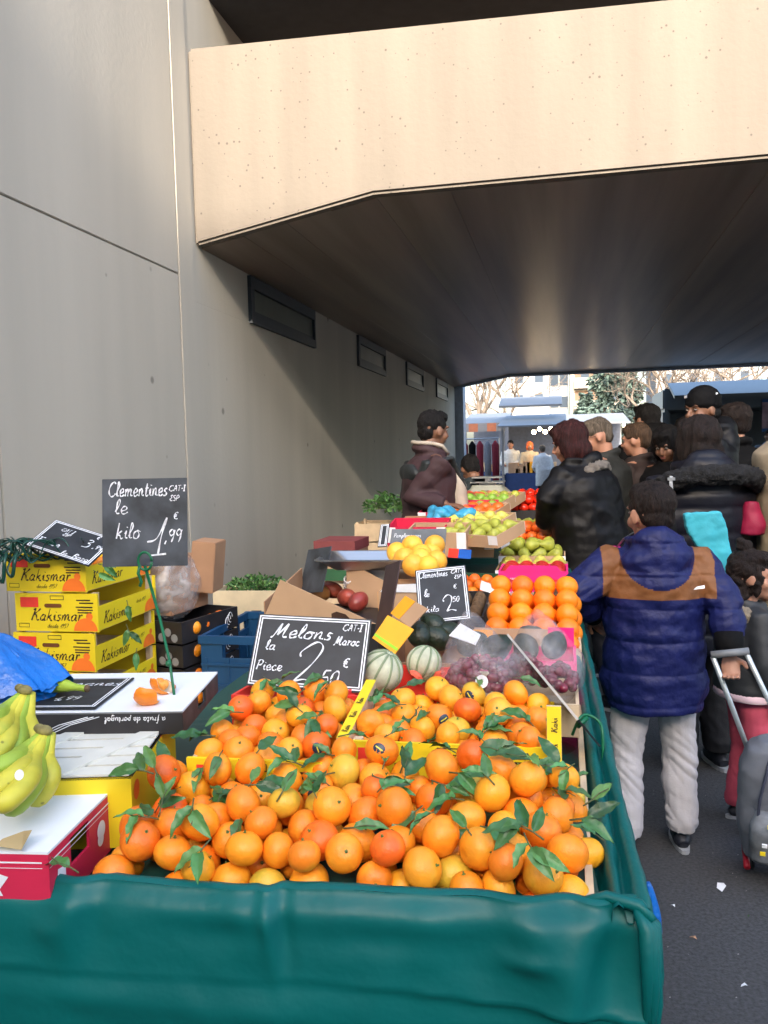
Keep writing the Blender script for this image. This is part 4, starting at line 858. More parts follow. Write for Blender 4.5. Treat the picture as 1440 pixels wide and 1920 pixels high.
def card(label, cnrs, mt, mt2=None, stripe=None, cat='cardboard flap', name='cardboard_flap'):
    tl, tr, br, bl = [Vector(c) for c in cnrs]; c = (tl+tr+br+bl)/4; M_ = basis(c, (tr-tl)+(br-bl), (tl-bl)+(tr-br)); iv = M_.inverted(); t = thing(name, label, cat); t.matrix_world = M_
    q4 = [iv @ p for p in (bl, br, tr, tl)]; b = MB(); b.prism([(p.x, p.y) for p in q4], -.003, 0, 'z'); b.build('panel', mt, t)
    if mt2: b = MB(); b.prism([((q4[k].x+q4[j].x)/2*s+q4[k].x*(1-s), (q4[k].y+q4[j].y)/2*s+q4[k].y*(1-s)) for k, j, s in ((0, 1, 0), (0, 1, .9), (3, 2, .9), (3, 2, 0))], .0005, .0015, 'z'); b.build('printed_half', mt2, t)
    if stripe:
        b = MB(); L_ = lambda a, c_, u: (a.x*(1-u)+c_.x*u, a.y*(1-u)+c_.y*u)
        b.prism([L_(q4[0], q4[3], .10), L_(q4[1], q4[2], .10), L_(q4[1], q4[2], .20), L_(q4[0], q4[3], .20)], .0005, .0012, 'z'); b.build('green_stripe', stripe, t)
card('bright orange yellow carton flap with a green stripe left of the avocados', [Yp(727, 1153, 2.26), Yp(776, 1180, 2.20), Yp(740, 1226, 2.14), Yp(698, 1196, 2.20)], orange_card, None, green_print)
card('half orange half brown raised flap above the avocados', [Yp(760, 1117, 2.36), Yp(803, 1142, 2.30), Yp(768, 1176, 2.30), Yp(733, 1150, 2.36)], light_card, orange_card)
card('white paper card stuck between the avocados', [Yp(862, 1166, 2.20), Yp(902, 1192, 2.16), Yp(890, 1206, 2.13), Yp(843, 1194, 2.18)], white_paint, cat='paper card', name='paper_card')
# grapes in bags
grape = mat('red_grape', (.16, .012, .03), .25, .35, 30, 0, 60, spec=.6)
def grapes(label, c, rx, ry, rz, n, seed):
    random.seed(seed); b = MB()
    for k in range(n):
        d = Vector((random.gauss(0, 1), random.gauss(0, 1), abs(random.gauss(0, 1)))).normalized()*random.uniform(.75, 1); b.ell((d.x*rx, d.y*ry, d.z*rz), (.0115, .0115, .0135), Euler((k, k*2, k*3)), 10, 6)
    b.build('grape_bunch', grape, None, smooth=True, loc=c, label=label, cat='grapes', group='red grapes in clear bags')
def bag(label, c, s, seed, knot=(0, 0, 1)):
    b = MB(); b.ell((0, 0, 0), s, n=40, mm=30); vs = []
    for v in b.v:
        v = Vector(v); u = v.z/s[2]
        if u > .35: k = 1-(u-.35)*.75; v.x *= k; v.y *= k; v.x += knot[0]*(u-.35); v.z += .06*(u-.35)*knot[2]
        v *= 1+.07*nz(v+Vector((seed, 0, 0)), 22)+.09*abs(nz(v+Vector((0, seed, 0)), 40)); vs.append(tuple(v))
    b.v = vs; return b.build('produce_bag', clear_wrap, None, smooth=True, loc=c, label=label, cat='plastic bag', group=None)
crate('shallow pale wooden crate holding bagged red grapes', -.125, 2.01, .845, .31, .26, .075, 0, wood, 'solid', floor=.02)
grapes('red grapes in the clear bag next to the red melon carton', Yp(902, 1280, 1.96), .082, .07, .060, 100, 31)
grapes('red grapes in the clear bag in the middle behind the thin sign', Yp(978, 1268, 2.0), .05, .07, .05, 70, 32)
grapes('red grapes in the clear bag close to the right rim', Yp(1048, 1282, 1.98), .04, .07, .045, 60, 33)
bag('clear crumpled bag gathered upward around grapes beside the melon carton', Yp(900, 1258, 1.94), (.092, .08, .095), 1, (-.035, 0, 1.2))
bag('clear crumpled bag of grapes with violet sheen near the right rim', Yp(1020, 1250, 1.98), (.095, .08, .095), 2, (-.02, 0, 1))
b = MB(); disc(b, 0, 0, .015, 0, 20); o = b.build('bag_label', white_paint, None, label='round white label on the grape bag', cat='label'); o.matrix_world = Matrix.Translation(Yp(903, 1278, 1.86)) @ Euler((R(72), 0, R(-6))).to_matrix().to_4x4()
# edge-on sign with green clip
t = thing('price_board', 'thin price board seen edge on leaning over the grapes towards the right rim', 'price sign'); p1, p2 = Yp(952, 1190, 2.02), Yp(1084, 1350, 1.72)
t.matrix_world = basis((p1+p2)/2, p2-p1, (CAMO-(p1+p2)/2).normalized()); L_ = (p2-p1).length/2
b = MB(); b.box(-L_, -.10, -.0022, L_, .0, .0022); b.build('slate_panel', slate, t); b = MB(); b.box(-L_, .0002, -.0026, L_, .002, .0026); b.build('white_edge', mat('worn_white_edge', (.5, .47, .42), .6), t)
t = thing('sign_clip', 'bent green plastic sign clamp hooked over the right teal rim', 'sign holder', Yp(1085, 1350, 1.74)); iv = Matrix.Translation(-t.location)
b = MB(); b.T = iv; b.tube(_cr3([Yp(1073, 1378, 1.80), Yp(1085, 1350, 1.80), Yp(1098, 1340, 1.82), Yp(1122, 1352, 1.82), Yp(1130, 1380, 1.80), Yp(1130, 1470, 1.78)], 6), .0032, 8); b.tube([Yp(1083, 1362, 1.80), Yp(1100, 1345, 1.82)], .006, 8); b.build('hook', green_plastic, t, smooth=True)
# navel oranges in rows
t = crate('low wooden crate with maroon printed front holding rows of big oranges', -.105, 2.78, .80, .31, .36, .075, 0, wood, 'solid', floor=.02)
b = MB(); b.T = face_front(-.1812, 0, 0); b.add([(-.13, .02, 0), (.13, .02, 0), (.13, .062, 0), (-.13, .062, 0)], [(0, 1, 2, 3)]); b.build('maroon_print', mat('maroon_print', (.28, .02, .05), .5), t)
OR = [fruit_mesh('navel_orange_%d' % k, .0385, big_orange, .96, .05, 60+k) for k in range(3)]
for j in range(5):
    for i in range(4):
        zt = .872+.036*j+.006*nz((i, j, 3)); z = zt; lay = 0
        while z > .855 or lay == 0:
            link('orange', OR[(i+j) % 3], None, (-.222+i*.0765+.006*nz((i, j, lay))+(.012 if lay % 2 else 0), 2.655+j*.068+.004*nz((j, i, 1)), z), Euler((random.uniform(0, 6), random.uniform(0, 6), 0)), 'large orange in the neat rows near the right rim', 'orange', 'big oranges in rows'); z -= .062; lay += 1
# lower support crates
# chalk sign 2 and white topped carton with grapefruit
board('white bordered chalk board reading Clementines le kilo 2,50 in the middle of the stall', [Yp(764, 1073, 2.66), Yp(864, 1060, 2.68), Yp(893, 1160, 2.56), Yp(800, 1168, 2.54)],
      [('Clementines', .07, .83, .034, .0034, .15, 0, .60), ('CAT-I', .70, .86, .020, .003), ('ESP', .76, .76, .018, .003), ('l', .14, .48, .04, .004), ('e', .18, .48, .03, .004), ('kilo', .16, .2, .030, .0034), ('2', .52, .18, .085, .0048, -.1), ('50', .68, .34, .026, .0035), ('€', .72, .58, .022, .003)])
t = crate('pale cardboard carton with white flaps behind the second clementine board', -.545, 3.02, .80, .22, .30, .20, 0, light_card, 'solid', floor=.15, cat='carton')
b = MB(); b.prism([(-.10, .20), (.11, .20), (.11, .235), (-.085, .225)], -.155, -.151, 'y'); b.build('white_flap', white_paint, t)
b = MB(); b.box(-.111, -.15, .10, -.1102, -.0, .2); b.build('orange_side_print', orange_card, t)
GF = [fruit_mesh('grapefruit_%d' % k, .043, grape_fruit, .93, .04, 80+k) for k in range(2)]
for k, (px, py, y, c_) in enumerate(((773, 1022, 3.30, 0), (815, 1022, 3.34, 0), (790, 1040, 3.22, 0), (758, 1046, 3.15, 1), (789, 1048, 3.12, 0), (818, 1052, 3.18, 0), (808, 1036, 3.32, 0), (744, 1036, 3.28, 1), (775, 1060, 3.06, 0), (802, 1062, 3.06, 0))):
    link('grapefruit', GF[k % 2], None, Yp(px, py, y), (k, k*2, 0), 'yellow grapefruit piled before the grey chalk board', 'grapefruit', 'grapefruits before the grey board')
b = thing('fruit_carton', 'cardboard carton carrying the pile of grapefruits', 'carton', (-.60, 3.36, .80)); k = MB(); k.box(-.13, -.19, 0, .13, .16, .20); k.build('body', light_card, b)
board('grey smeared chalk board standing behind the grapefruits', [Yp(731, 992, 3.62), Yp(838, 991, 3.62), Yp(832, 1050, 3.52), Yp(731, 1050, 3.52)], [('Pamplemousses', .06, .72, .030, .003, .1, 0, .72), ('Esp', .72, .45, .028, .003), ('la piece', .06, .42, .025, .003)], mt=mat('grey_slate', (.11, .12, .13), .6, .4, 9), border=False)
board('small black chalk board tilted against the wooden crates', [Yp(694, 987, 3.9), Yp(722, 986, 3.9), Yp(735, 1020, 3.8), Yp(728, 1022, 3.8)], [('Salade', .0, .5, .001, .0005)] if False else [], mt=slate)
# generic produce trays
kiwi = mat('kiwi_skin', (.13, .075, .035), .85, .25, 60, .4, 300); pear = mat('pear_skin', (.36, .38, .05), .45, .25, 30, .05, 90, per=.1); apple_r = mat('apple_red', (.50, .02, .015), .3, .3, 14, 0, 60); apple_g = mat('apple_green', (.25, .42, .05), .3, .15, 20)
tomato = mat('tomato_red', (.75, .03, .01), .22, .08, 8); persimmon = mat('persimmon', (.85, .16, .02), .35, .1, 9); lemon = mat('pear_yellow', (.60, .55, .10), .45, .1, 20)
def fm(nm, r, mt, sz=(1, 1, .93)): 
    b = MB(); b.ell((0, 0, 0), (r*sz[0], r*sz[1], r*sz[2]), n=16, mm=10); return b.mesh(nm, mt, True)
FM = {'kiwi': fm('kiwi', .026, kiwi, (1, 1, 1.35)), 'apple': fm('apple', .036, apple_r), 'green apple': fm('green_apple', .036, apple_g), 'tomato': fm('tomato', .036, tomato, (1, 1, .85)), 'persimmon': fm('persimmon', .036, persimmon, (1, 1, .8)), 'yellow pear': None, 'pear': None, 'clementine': CLEM['deep orange'][0][0]}
for nm, mt in (('pear', pear), ('yellow pear', lemon)):
    b = MB(); b.loft([(0, 0, -.036, .008, .008), (0, 0, -.03, .025, .025), (0, 0, -.01, .034, .034), (0, 0, .012, .027, .027), (0, 0, .032, .015, .015), (0, 0, .046, .011, .011), (.001, 0, .05, .004, .004), (.003, 0, .062, .0015, .0015)], 14); FM[nm] = b.mesh('pear', mt, True)
def tray(label, cx, cy, z, wd, dp, ht, mt, kind, nx, ny, r, where, tiltx=0, yaw=0, corners=None, floor=.02, dz=0, lay=1, end=None, lie=False):
    t = crate(label, cx, cy, z, wd, dp, ht, yaw, mt, 'solid', None, (tiltx, 0), floor, end, 'tray', 'fruit_tray')
    M_ = Matrix.Translation((cx, cy, z)) @ Euler((R(tiltx), 0, R(yaw))).to_matrix().to_4x4()
    if corners:
        for sx in (-1, 1):
            b = MB(); x0, x1 = sorted((sx*(wd/2+.001), sx*(wd/2-.05))); b.box(x0, -dp/2-.001, ht*.25, x1, -dp/2-.0001, ht); b.box(x0, dp/2+.0001, ht*.25, x1, dp/2+.001, ht); b.build('white_corner', corners, t)
    for l in range(lay):
        for i in range(nx-l):
            for j in range(ny-l):
                p = M_ @ Vector((-wd/2+.012+(wd-.024)*(i+.5+l*.5)/nx+.004*nz((i, j, cx)), -dp/2+.012+(dp-.024)*(j+.5+l*.5)/ny, floor+r*.95+dz+l*r*1.45+.006*nz((i*3, j*3, 1))))
                ro = Euler((random.uniform(1.2, 1.9), random.uniform(-.4, .4), random.uniform(0, 6))) if lie or 'pear' in kind else Euler((random.uniform(-.3, .3), random.uniform(-.3, .3), random.uniform(0, 6)))
                link(kind.replace(' ', '_'), FM[kind], None, p, ro, '%s in the %s' % (kind, where), kind, '%ss in the %s' % (kind, where))
    return t
tray('cardboard tray of kiwis directly behind the big oranges', -.13, 3.22, .85, .32, .22, .07, light_card, 'kiwi', 4, 3, .026, 'tray behind the big oranges', dz=.03)
tray('black tray of upright kiwis left of the big oranges', -.385, 3.12, .82, .20, .34, .10, black_card, 'kiwi', 3, 5, .026, 'dark tray left of the big oranges', dz=.03, tiltx=6)
t = tray('green lined tray of clementines behind the dark kiwi tray', -.39, 3.60, .84, .26, .36, .08, mat('green_liner', (.02, .09, .05), .5), 'clementine', 4, 3, .0278, 'green lined tray', dz=.03, yaw=-12, tiltx=5, floor=.01)
card('blue and red printed label on the end of the green lined tray', [Yp(842, 1028, 3.40), Yp(884, 1031, 3.36), Yp(882, 1048, 3.35), Yp(840, 1045, 3.39)], mat('blue_print', (.01, .12, .55), .5), red_print, cat='label', name='printed_label')
card('white paper label on the front of the dark kiwi tray', [Yp(902, 1088, 2.93), Yp(930, 1098, 2.9), Yp(924, 1113, 2.89), Yp(900, 1106, 2.92)], white_paint, cat='label', name='paper_label')
for k, (cy, z) in enumerate(((3.72, .86), (3.76, .915))):
    t = tray('magenta pink tray of red apples, %s of the pair near the right rim' % ('lower' if not k else 'upper'), -.135, cy, z, .30, .24, .05, pink_card, 'apple', 4, 3, .034, ('lower', 'upper')[k]+' pink tray', dz=.0, floor=.006)
    b = MB(); b.T = face_front(-.1212, 0, 0); b.prism([(-.12, .05), (.12, .05), (.10, .075), (-.10, .075)], 0, -.002, 'z') if k else b.box(-.02, 0, .0, .03, .02, .001); b.build('raised_front' if k else 'cardboard_tab', pink_card if k else light_card, t)
    child_text(t, [('cerise', -.10, .012, .022, .0025)], face_front(-.1222-.002*k), white_paint)
tray('white cornered cardboard tray of yellow pears behind the pink trays', -.155, 4.12, .86, .34, .30, .06, light_card, 'yellow pear', 4, 4, .028, 'tray behind the pink trays', corners=white_paint, dz=.02)
tray('white cornered cardboard tray of green pears heaped near the right rim', -.165, 4.45, .88, .34, .28, .065, light_card, 'pear', 4, 4, .03, 'raised tray near the right rim', corners=white_paint, dz=.02, lay=2)
for k, (px, py, y, yaw) in enumerate(((905, 1003, 4.0, -28), (895, 985, 4.35, -26), (890, 965, 4.75, -24), (905, 948, 5.2, -24), (930, 940, 5.7, -22))):
    c = Yp(px, py, y); lb = ('nearest', 'second', 'third', 'fourth', 'farthest')[k]
    tray('white cornered cardboard tray tilted to the aisle, %s of the middle row' % lb, c.x-.02, y+.12, c.z-.03, .36, .26, .06, light_card, ('pear', 'yellow pear', 'persimmon', 'green apple', 'pear')[k], 4, 3, .03, '%s tilted tray' % lb, corners=white_paint, yaw=yaw, tiltx=12)
tray('cardboard tray of orange persimmons behind the pears', -.18, 4.85, .92, .34, .30, .06, light_card, 'persimmon', 5, 4, .033, 'tray behind the pears', corners=white_paint, dz=.03, lay=2)
tray('cardboard tray of brownish pears beyond the persimmons', -.20, 5.35, .95, .30, .30, .06, light_card, 'pear', 4, 3, .03, 'tray beyond the persimmons', corners=white_paint, dz=.02)
tray('tray of shiny red tomatoes beside the woman in black', -.21, 6.0, 1.0, .36, .34, .07, black_card, 'tomato', 5, 4, .036, 'tray by the woman in black', dz=.03, lay=2)
tray('second tray of red tomatoes farther along the rim', -.22, 6.5, 1.02, .36, .34, .07, wood, 'tomato', 5, 4, .036, 'farther tomato tray', dz=.03, lay=2)
tray('pinkish red tray of green apples near the seller', -.60, 5.55, .94, .28, .28, .10, red_card, 'green apple', 4, 4, .036, 'red tray near the seller', dz=.07)
tray('blue lined tray of green apples behind the seller', -.72, 5.95, .98, .30, .30, .09, mat('blue_liner', (.01, .10, .35), .5), 'green apple', 4, 3, .036, 'blue lined tray', dz=.05)
for k, (px, py, y, mt) in enumerate(((818, 1000, 3.95, light_card), (800, 985, 4.35, brown_card), (865, 1003, 4.1, light_card), (780, 990, 4.1, red_card), (835, 962, 4.7, red_card), (885, 952, 5.0, red_card))):
    c = Yp(px, py, y); t = crate('empty cardboard tray with white corners, %s' % ('just behind the grey chalk board', 'in front of the seller in maroon', 'beside the tilted pears', 'red edged at the left', 'red fronted under the blue bags', 'red fronted beyond the blue bags')[k], c.x, y+.12, c.z-.10, .30, .22, .12, (-3, 2, 4, 0, -5, 3)[k], mt, 'solid', None, (8, 0), .02, None, 'tray', 'cardboard_tray')
    for sx in (-1, 1): b = MB(); x0, x1 = sorted((sx*.151, sx*.105)); b.box(x0, -.1115, .04, x1, -.1101, .12); b.build('white_corner', white_paint, t)
# support under the raised middle goods
for (x0, y0, x1, y1, h_, lb) in ((-.80, 3.75, -.05, 4.75, .045, 'near'), (-.85, 4.76, -.08, 5.75, .075, 'middle'), (-.90, 5.76, -.10, 7.1, .15, 'far')):
    t = thing('trestle_riser', 'wooden riser lifting the %s rows of produce trays' % lb, 'riser', ((x0+x1)/2, (y0+y1)/2, .797)); b = MB(); b.box(-(x1-x0)/2, -(y1-y0)/2, 0, (x1-x0)/2, (y1-y0)/2, h_); b.build('boards', tarp_in, t)
# far weighing scale on a carton
c = Yp(912, 935, 6.0)
t = thing('brown_carton', 'brown cardboard carton under the far weighing scale', 'carton', (c.x, 6.15, .95)); b = MB(); b.box(-.20, -.15, 0, .20, .15, .17); b.build('body', brown_card, t, bevel=.003)
t = thing('weighing_scale', 'far grey green weighing scale with sloping sides standing on a brown carton', 'scale', (c.x, 6.15, 1.12)); b = MB(); b.loft([(0, 0, 0, .21, .15), (0, 0, .02, .21, .15), (0, 0, .10, .12, .12), (0, 0, .12, .11, .11)], 24, .25); b.build('body', mat('scale_paint', (.24, .25, .20), .5), t)
b = MB(); b.box(-.12, -.11, .135, .12, .11, .145); b.box(-.06, -.06, .12, .06, .06, .135); b.box(-.11, -.10, .17, .11, .10, .18); b.box(-.02, -.02, .1451, .02, .02, .17); b.build('weighing_plate', steel, t)
# by the wall
t = thing('banana_carton', 'brown and green printed carton with maroon lid on wooden crates by the wall', 'carton', (-1.12, 4.1, .86), (0, 0, R(-3)))
b = MB(); b.box(-.105, -.12, .06, .105, .12, .15); b.build('middle_band', light_card, t); b = MB(); b.box(-.107, -.122, 0, .107, .122, .06); b.build('green_band', mat('green_band_print', (.03, .12, .05), .6), t); b = MB(); b.box(-.109, -.125, .15, .109, .125, .20); b.build('lid', mat('maroon_lid', (.22, .05, .05), .6), t)
b = MB(); b.box(-.05, -.1225, .10, -.04, -.1205, .125); b.box(.03, -.1225, .10, .04, -.1205, .125); b.build('grip_hole', black_card, t)
for k in range(8):
    t = crate('slatted pale wooden crate, number %s up in the nearer wall stack' % ('one', 'two', 'three', 'four', 'five', 'six', 'seven', 'eight')[k], -1.12, 4.14, .0+k*.107, .30, .38, .10, (k % 3)-1, wood, 'slat', 'wooden crates stacked by the wall') if k < 8 else None
for k in range(8):
    crate('slatted pale wooden crate, %s from the ground in the stack behind the seller' % ('first', 'second', 'third', 'fourth', 'fifth', 'sixth', 'seventh', 'eighth')[k], -1.20, 5.6, k*.128, .40, .30, .12, (k*7 % 5)-2, wood, 'slat', 'wooden crates behind the seller')
greens('dark leafy lettuces on the wooden crates behind the seller', (-1.18, 5.6, 1.10), (.18, .14, .14), 260, 9, 1.6)
b = MB(); 
for k in range(9): b.ell((random.uniform(-.11, .11), random.uniform(-.04, .04), random.uniform(-.01, .03)), (.055, .04, .028), Euler((k, .3, k)))
me = remesh(b, .008, 1, lambda c_, n_: .008*nz(c_, 22)+.006*abs(nz(c_, 45)))
link('carrier_bag', setm(me, mat('pale_blue_bag', (.05, .32, .52), .3, .2, 8, .3, 40)), None, Yp(845, 968, 4.55), None, 'crumpled pale blue carrier bags under the seller hand', 'plastic bags')
# blue bag hanging outside the table and litter
b = MB(); b.tube([(0, 0, .0), (.006, 0, -.04), (.008, 0, -.08), (.004, 0, -.12)], [.006, .014, .018, .005], 10); me = remesh(b, .004, 1, lambda c_, n_: .004*nz(c_, 30))
link('carrier_bag', setm(me, blue_bag), None, (.125, 1.34, .80), None, 'bright blue carrier bag hanging on the outside of the right rim', 'plastic bag')
litter = ((1300, 1760, .012, brown_card, 'small brown crumb of peel in the middle of the asphalt'), (1395, 1850, .010, white_paint, 'tiny white crumb at the lower right of the asphalt'), (1262, 1700, .009, white_paint, 'tiny pale crumb left of the larger paper scrap'), (1405, 1720, .008, leaf_mats[0], 'tiny green leaf crumb near the right edge of the asphalt'), (1352, 1664, .03, white_paint, 'small flattened white paper scrap on the asphalt'), (1224, 1845, .028, clem_mats['deep orange'], 'orange and white scrap of peel on the asphalt'), (1190, 1622, .012, white_paint, 'tiny pale speck of paper beside the boy shoe'))
for (px, py, s, mt, lb) in litter:
    b = MB(); b.add([(-s, -s*.4, .002), (s*.2, -s*.5, .008), (s, 0, .003), (s*.3, s*.5, .009), (-s*.6, s*.3, .004)], [(0, 1, 2, 3, 4)]); b.build('litter_scrap', mt, None, loc=Zp(px, py, .001), rot=(0, 0, px), label=lb, cat='litter')
b = MB(); random.seed(12)
for k in range(240):
    x, y = random.uniform(.1, 2.2), random.uniform(.9, 6); s = random.uniform(.002, .006); b.add([(x, y, .0025), (x+s, y+.3*s, .0025+s*.3), (x+.4*s, y+s, .0025)], [(0, 1, 2)])
b.build('grit', mat('grit_pale', (.4, .38, .36), .9), None, label='pale grit and crumbs scattered on the asphalt', cat='grit', kind='stuff')

# ================================================================ people
skin = mat('skin', (.40, .20, .13), .5, .10, 14, .04, 90, sss=.06); skin_tan = mat('skin_tan', (.20, .095, .055), .5, .1, 14, .04, 90)
eye_m = [mat('eye_white', (.22, .19, .17), .4, 0, spec=.2), mat('iris_dark', (.012, .008, .006), .3, 0, spec=.2)]
lip_m = mat('lip', (.42, .13, .11), .4)
def hairm(n, c): return mat(n, c, .6, .7, 40, .9, 110, streak=True, spec=.25)
hair_blk = hairm('hair_black', (.005, .004, .004)); hair_brn = hairm('hair_dark_brown', (.013, .0075, .006)); hair_red = hairm('hair_auburn', (.032, .007, .007)); hair_gry = hairm('hair_grey', (.10, .08, .06))
def fab(n, c, r_=.75, **k): 
    kw = dict(var=.12, scale=20, bump=.12, bscale=220); kw.update(k); return mat(n, c, r_, **kw)
nylon_blk = fab('black_nylon', (.0035, .0035, .0045), .55, bscale=60, spec=.25); wool_blk = fab('black_wool', (.0035, .0035, .004), .8, spec=.15); fur_blk = fab('black_fur', (.006, .006, .007), .9, bscale=140, bump=.9)
shoe_m = fab('shoe_navy', (.012, .014, .022), .5); sole_m = fab('shoe_sole', (.35, .36, .38), .6)
class Fig: pass
def hand(b, w_, d, n, side, k=1., curl=.5):
    d = d.normalized(); n = (n-d*n.dot(d)).normalized(); s = d.cross(n)*side
    b.tube([w_-d*.02*k, w_+d*.01*k, w_+d*.045*k, w_+d*.085*k], [.024*k, .027*k, .038*k, .036*k], 12, flat=.42, up=n)
    for i, (o, L_) in enumerate(((-.027, .068), (-.009, .078), (.009, .073), (.026, .056))):
        p = w_+d*.083*k+s*o*k; dd = d.copy(); pts = [p-d*.01*k, p]
        for j, f_ in enumerate((.42, .32, .26)):
            dd = (dd*math.cos(curl)+n*math.sin(curl)).normalized(); nn = n*math.cos(curl)-d*math.sin(curl); p = p+dd*L_*f_*k; pts.append(p)
            dd = (dd+n*curl*.5).normalized()
        b.tube(pts, [.0095*k, .0095*k, .009*k, .008*k, .0065*k], 8)
    p = w_+d*.025*k-s*.028*k; b.tube([p, p+(d*.5-s*.8+n*.3).normalized()*.032*k, p+(d*.9-s*.75+n*.6).normalized()*.060*k], [.012*k, .011*k, .008*k], 8)
def person(label, x, y, h, rot, arms, coat, trousers=None, hair=('short', hair_blk), head=(0, 0, 0), skin_=None, hs=1., vox=.011, lean=0., stance=.11, shoes=True, feet=(0, 0), group=None, face=True, weight=1., legs_up=None):
    root = thing('person', label, 'person', (x, y, 0), (0, 0, rot), group); s = h/1.75; sk_ = skin_ or skin
    S_ = Matrix.Scale(s, 4); SH = Matrix.Translation((0, 0, 0)); iv = (Matrix.Translation((x, y, 0)) @ Matrix.Rotation(rot, 4, 'Z')).inverted()
    def bend(v):                                      # forward lean above the hips
        v = Vector(v); q_ = v-Vector((0, 0, .95)); 
        return Vector((0, 0, .95))+Matrix.Rotation(-lean, 3, 'X') @ q_ if v.z > .95 and lean else v
    A = {}
    for k, sd in (('l', -1), ('r', 1)):
        e, w_ = arms[k][:2]; sh = bend((sd*.185*weight**.5, -.01, 1.42))
        e = (iv @ Vector(e[1]))/s if e[0] == 'W' else bend(e[1]); w_ = (iv @ Vector(w_[1]))/s if w_[0] == 'W' else bend(w_[1]); A[k] = (sh, e, w_, sd, arms[k][2] if len(arms[k]) > 2 else .5, arms[k][3] if len(arms[k]) > 3 else Vector((-sd, 0, 0)))
    fl = {-1: feet[0], 1: feet[1]}
    L = {sd: [Vector((sd*.085, 0, .90)), Vector((sd*(stance*.95), .02+fl[sd]*.5, .50)), Vector((sd*stance, -.02+fl[sd], .085))] for sd in (-1, 1)}
    b = MB(); b.T = S_; cur = bend((0, -.015, 1.46))
    b.tube([(0, 0, .86), (0, 0, 1.0), bend((0, 0, 1.15)), bend((0, -.01, 1.32)), bend((0, -.015, 1.43)), cur], [.13, .12, .115, .125, .10, .06], 16, flat=.75, up=(0, 1, 0))
    for k in 'lr':
        sh, e, w_, sd, cu, pn = A[k]; b.tube([bend((sd*.10, -.01, 1.42)), sh, sh.lerp(e, .5), e, e.lerp(w_, .4), w_], [.055, .052, .044, .037, .036, .024], 10)
        hand(b, w_, (w_-e), Vector(pn), sd, hs**.5, cu)
    for sd in (-1, 1):
        a, kn, an = L[sd]; b.tube([a, a.lerp(kn, .5), kn, kn.lerp(an, .35), an], [.08, .068, .05, .047, .032], 10); b.tube([an+Vector((0, -.03, -.03)), an+Vector((0, .06, -.045)), an+Vector((0, .15, -.06))], [.03, .032, .02], 8)
    piv = Vector((0, -.01, 1.50)); pw = bend(piv); HT = Matrix.Translation(pw*s) @ Euler((R(head[1])-0*lean, R(head[2]), R(head[0]))).to_matrix().to_4x4() @ Matrix.Scale(s*hs, 4) @ Matrix.Translation(-piv)
    b.tube([pw+Vector((0, -.02, -.10)), pw+Vector((0, -.01, -.02)), pw+Vector((0, 0, .06*hs))], [.062, .056*hs**.5, .054*hs**.5], 14)
    b.T = HT
    b.ell((0, -.012, 1.637), (.076, .094, .100)); b.ell((0, .028, 1.582), (.056, .058, .068)); b.ell((0, .060, 1.538), (.026, .022, .019))
    b.tube([(0, .082, 1.636), (0, .098, 1.612), (0, .104, 1.598), (0, .088, 1.588)], [.009, .011, .014, .010], 8); b.ell((0, .085, 1.592), (.019, .014, .010))
    for sd in (-1, 1):
        b.ell((sd*.036, .058, 1.592), (.026, .026, .028)); b.ell((sd*.030, .078, 1.650), (.022, .012, .008)); b.ell((sd*.078, -.005, 1.612), (.009, .021, .031), Euler((0, 0, sd*-.3)))
    b.ell((0, .083, 1.567), (.023, .010, .0055)); b.ell((0, .082, 1.557), (.019, .010, .006))
    body = link('body', setm(remesh(b, vox*.62 if vox < .01 else vox*.75, 1), sk_), root)
    if face:
        for sd in (-1, 1):
            b = MB(); b.T = HT; b.ell((sd*.031, .078, 1.630), (.0115, .010, .0055)); b.cur = 1; b.ell((sd*.031, .0845, 1.630), (.0045, .0045, .0048)); b.build('eye', eye_m, body, smooth=True)
            b = MB(); b.T = HT; b.tube([(sd*.014, .092, 1.648), (sd*.032, .090, 1.655), (sd*.050, .078, 1.648)], [.0018, .0022, .0012], 6); b.build('eyebrow', hair[1], body, smooth=True)
        b = MB(); b.T = HT; b.ell((0, .0865, 1.5675), (.021, .008, .0035)); b.ell((0, .0855, 1.5575), (.017, .008, .004)); b.build('lips', lip_m, body, smooth=True)
    # hair
    b = MB(); b.T = HT; hk, hm = hair[0], hair[1]
    if hk in ('short', 'crop'):
        f_ = 1.0 if hk == 'short' else .965
        b.ell((0, -.024, 1.660), (.084*f_, .098*f_, .092*f_)); b.ell((0, -.052, 1.606), (.072*f_, .056, .062*f_)); b.ell((0, .02, 1.706), (.066, .066, .042)); 
        for sd in (-1, 1): b.ell((sd*.066, .005, 1.655), (.014, .04, .03))
        dsp = lambda c_, n_: .008*s*hs*nz((c_.x*38, c_.y*38, c_.z*11))+.005*s*nz((c_.x*90, c_.y*90, c_.z*40))
    elif hk in ('bob', 'long'):
        b.ell((0, -.022, 1.662), (.098, .110, .102)); b.ell((0, -.055, 1.575), (.098, .066, .10)); b.ell((0, .03, 1.715), (.072, .066, .040))
        for sd in (-1, 1): b.ell((sd*.078, .008, 1.60), (.022, .045, .09))
        if hk == 'long': b.ell((0, -.07, 1.50), (.115, .06, .11))
        dsp = lambda c_, n_: .013*s*hs*nz((c_.x*34, c_.y*34, c_.z*6))+.005*nz((c_.x*80, c_.y*80, c_.z*25))
    elif hk == 'bun':
        b.ell((0, -.024, 1.664), (.086, .102, .094)); b.ell((0, -.055, 1.60), (.078, .060, .08)); b.ell((0, .02, 1.712), (.07, .068, .040)); b.ell((0, -.055, 1.775), (.040, .040, .035)); b.ell((.065, .02, 1.60), (.02, .03, .07)); b.ell((-.065, .02, 1.60), (.02, .03, .07)); b.ell((0, -.05, 1.535), (.09, .06, .06))
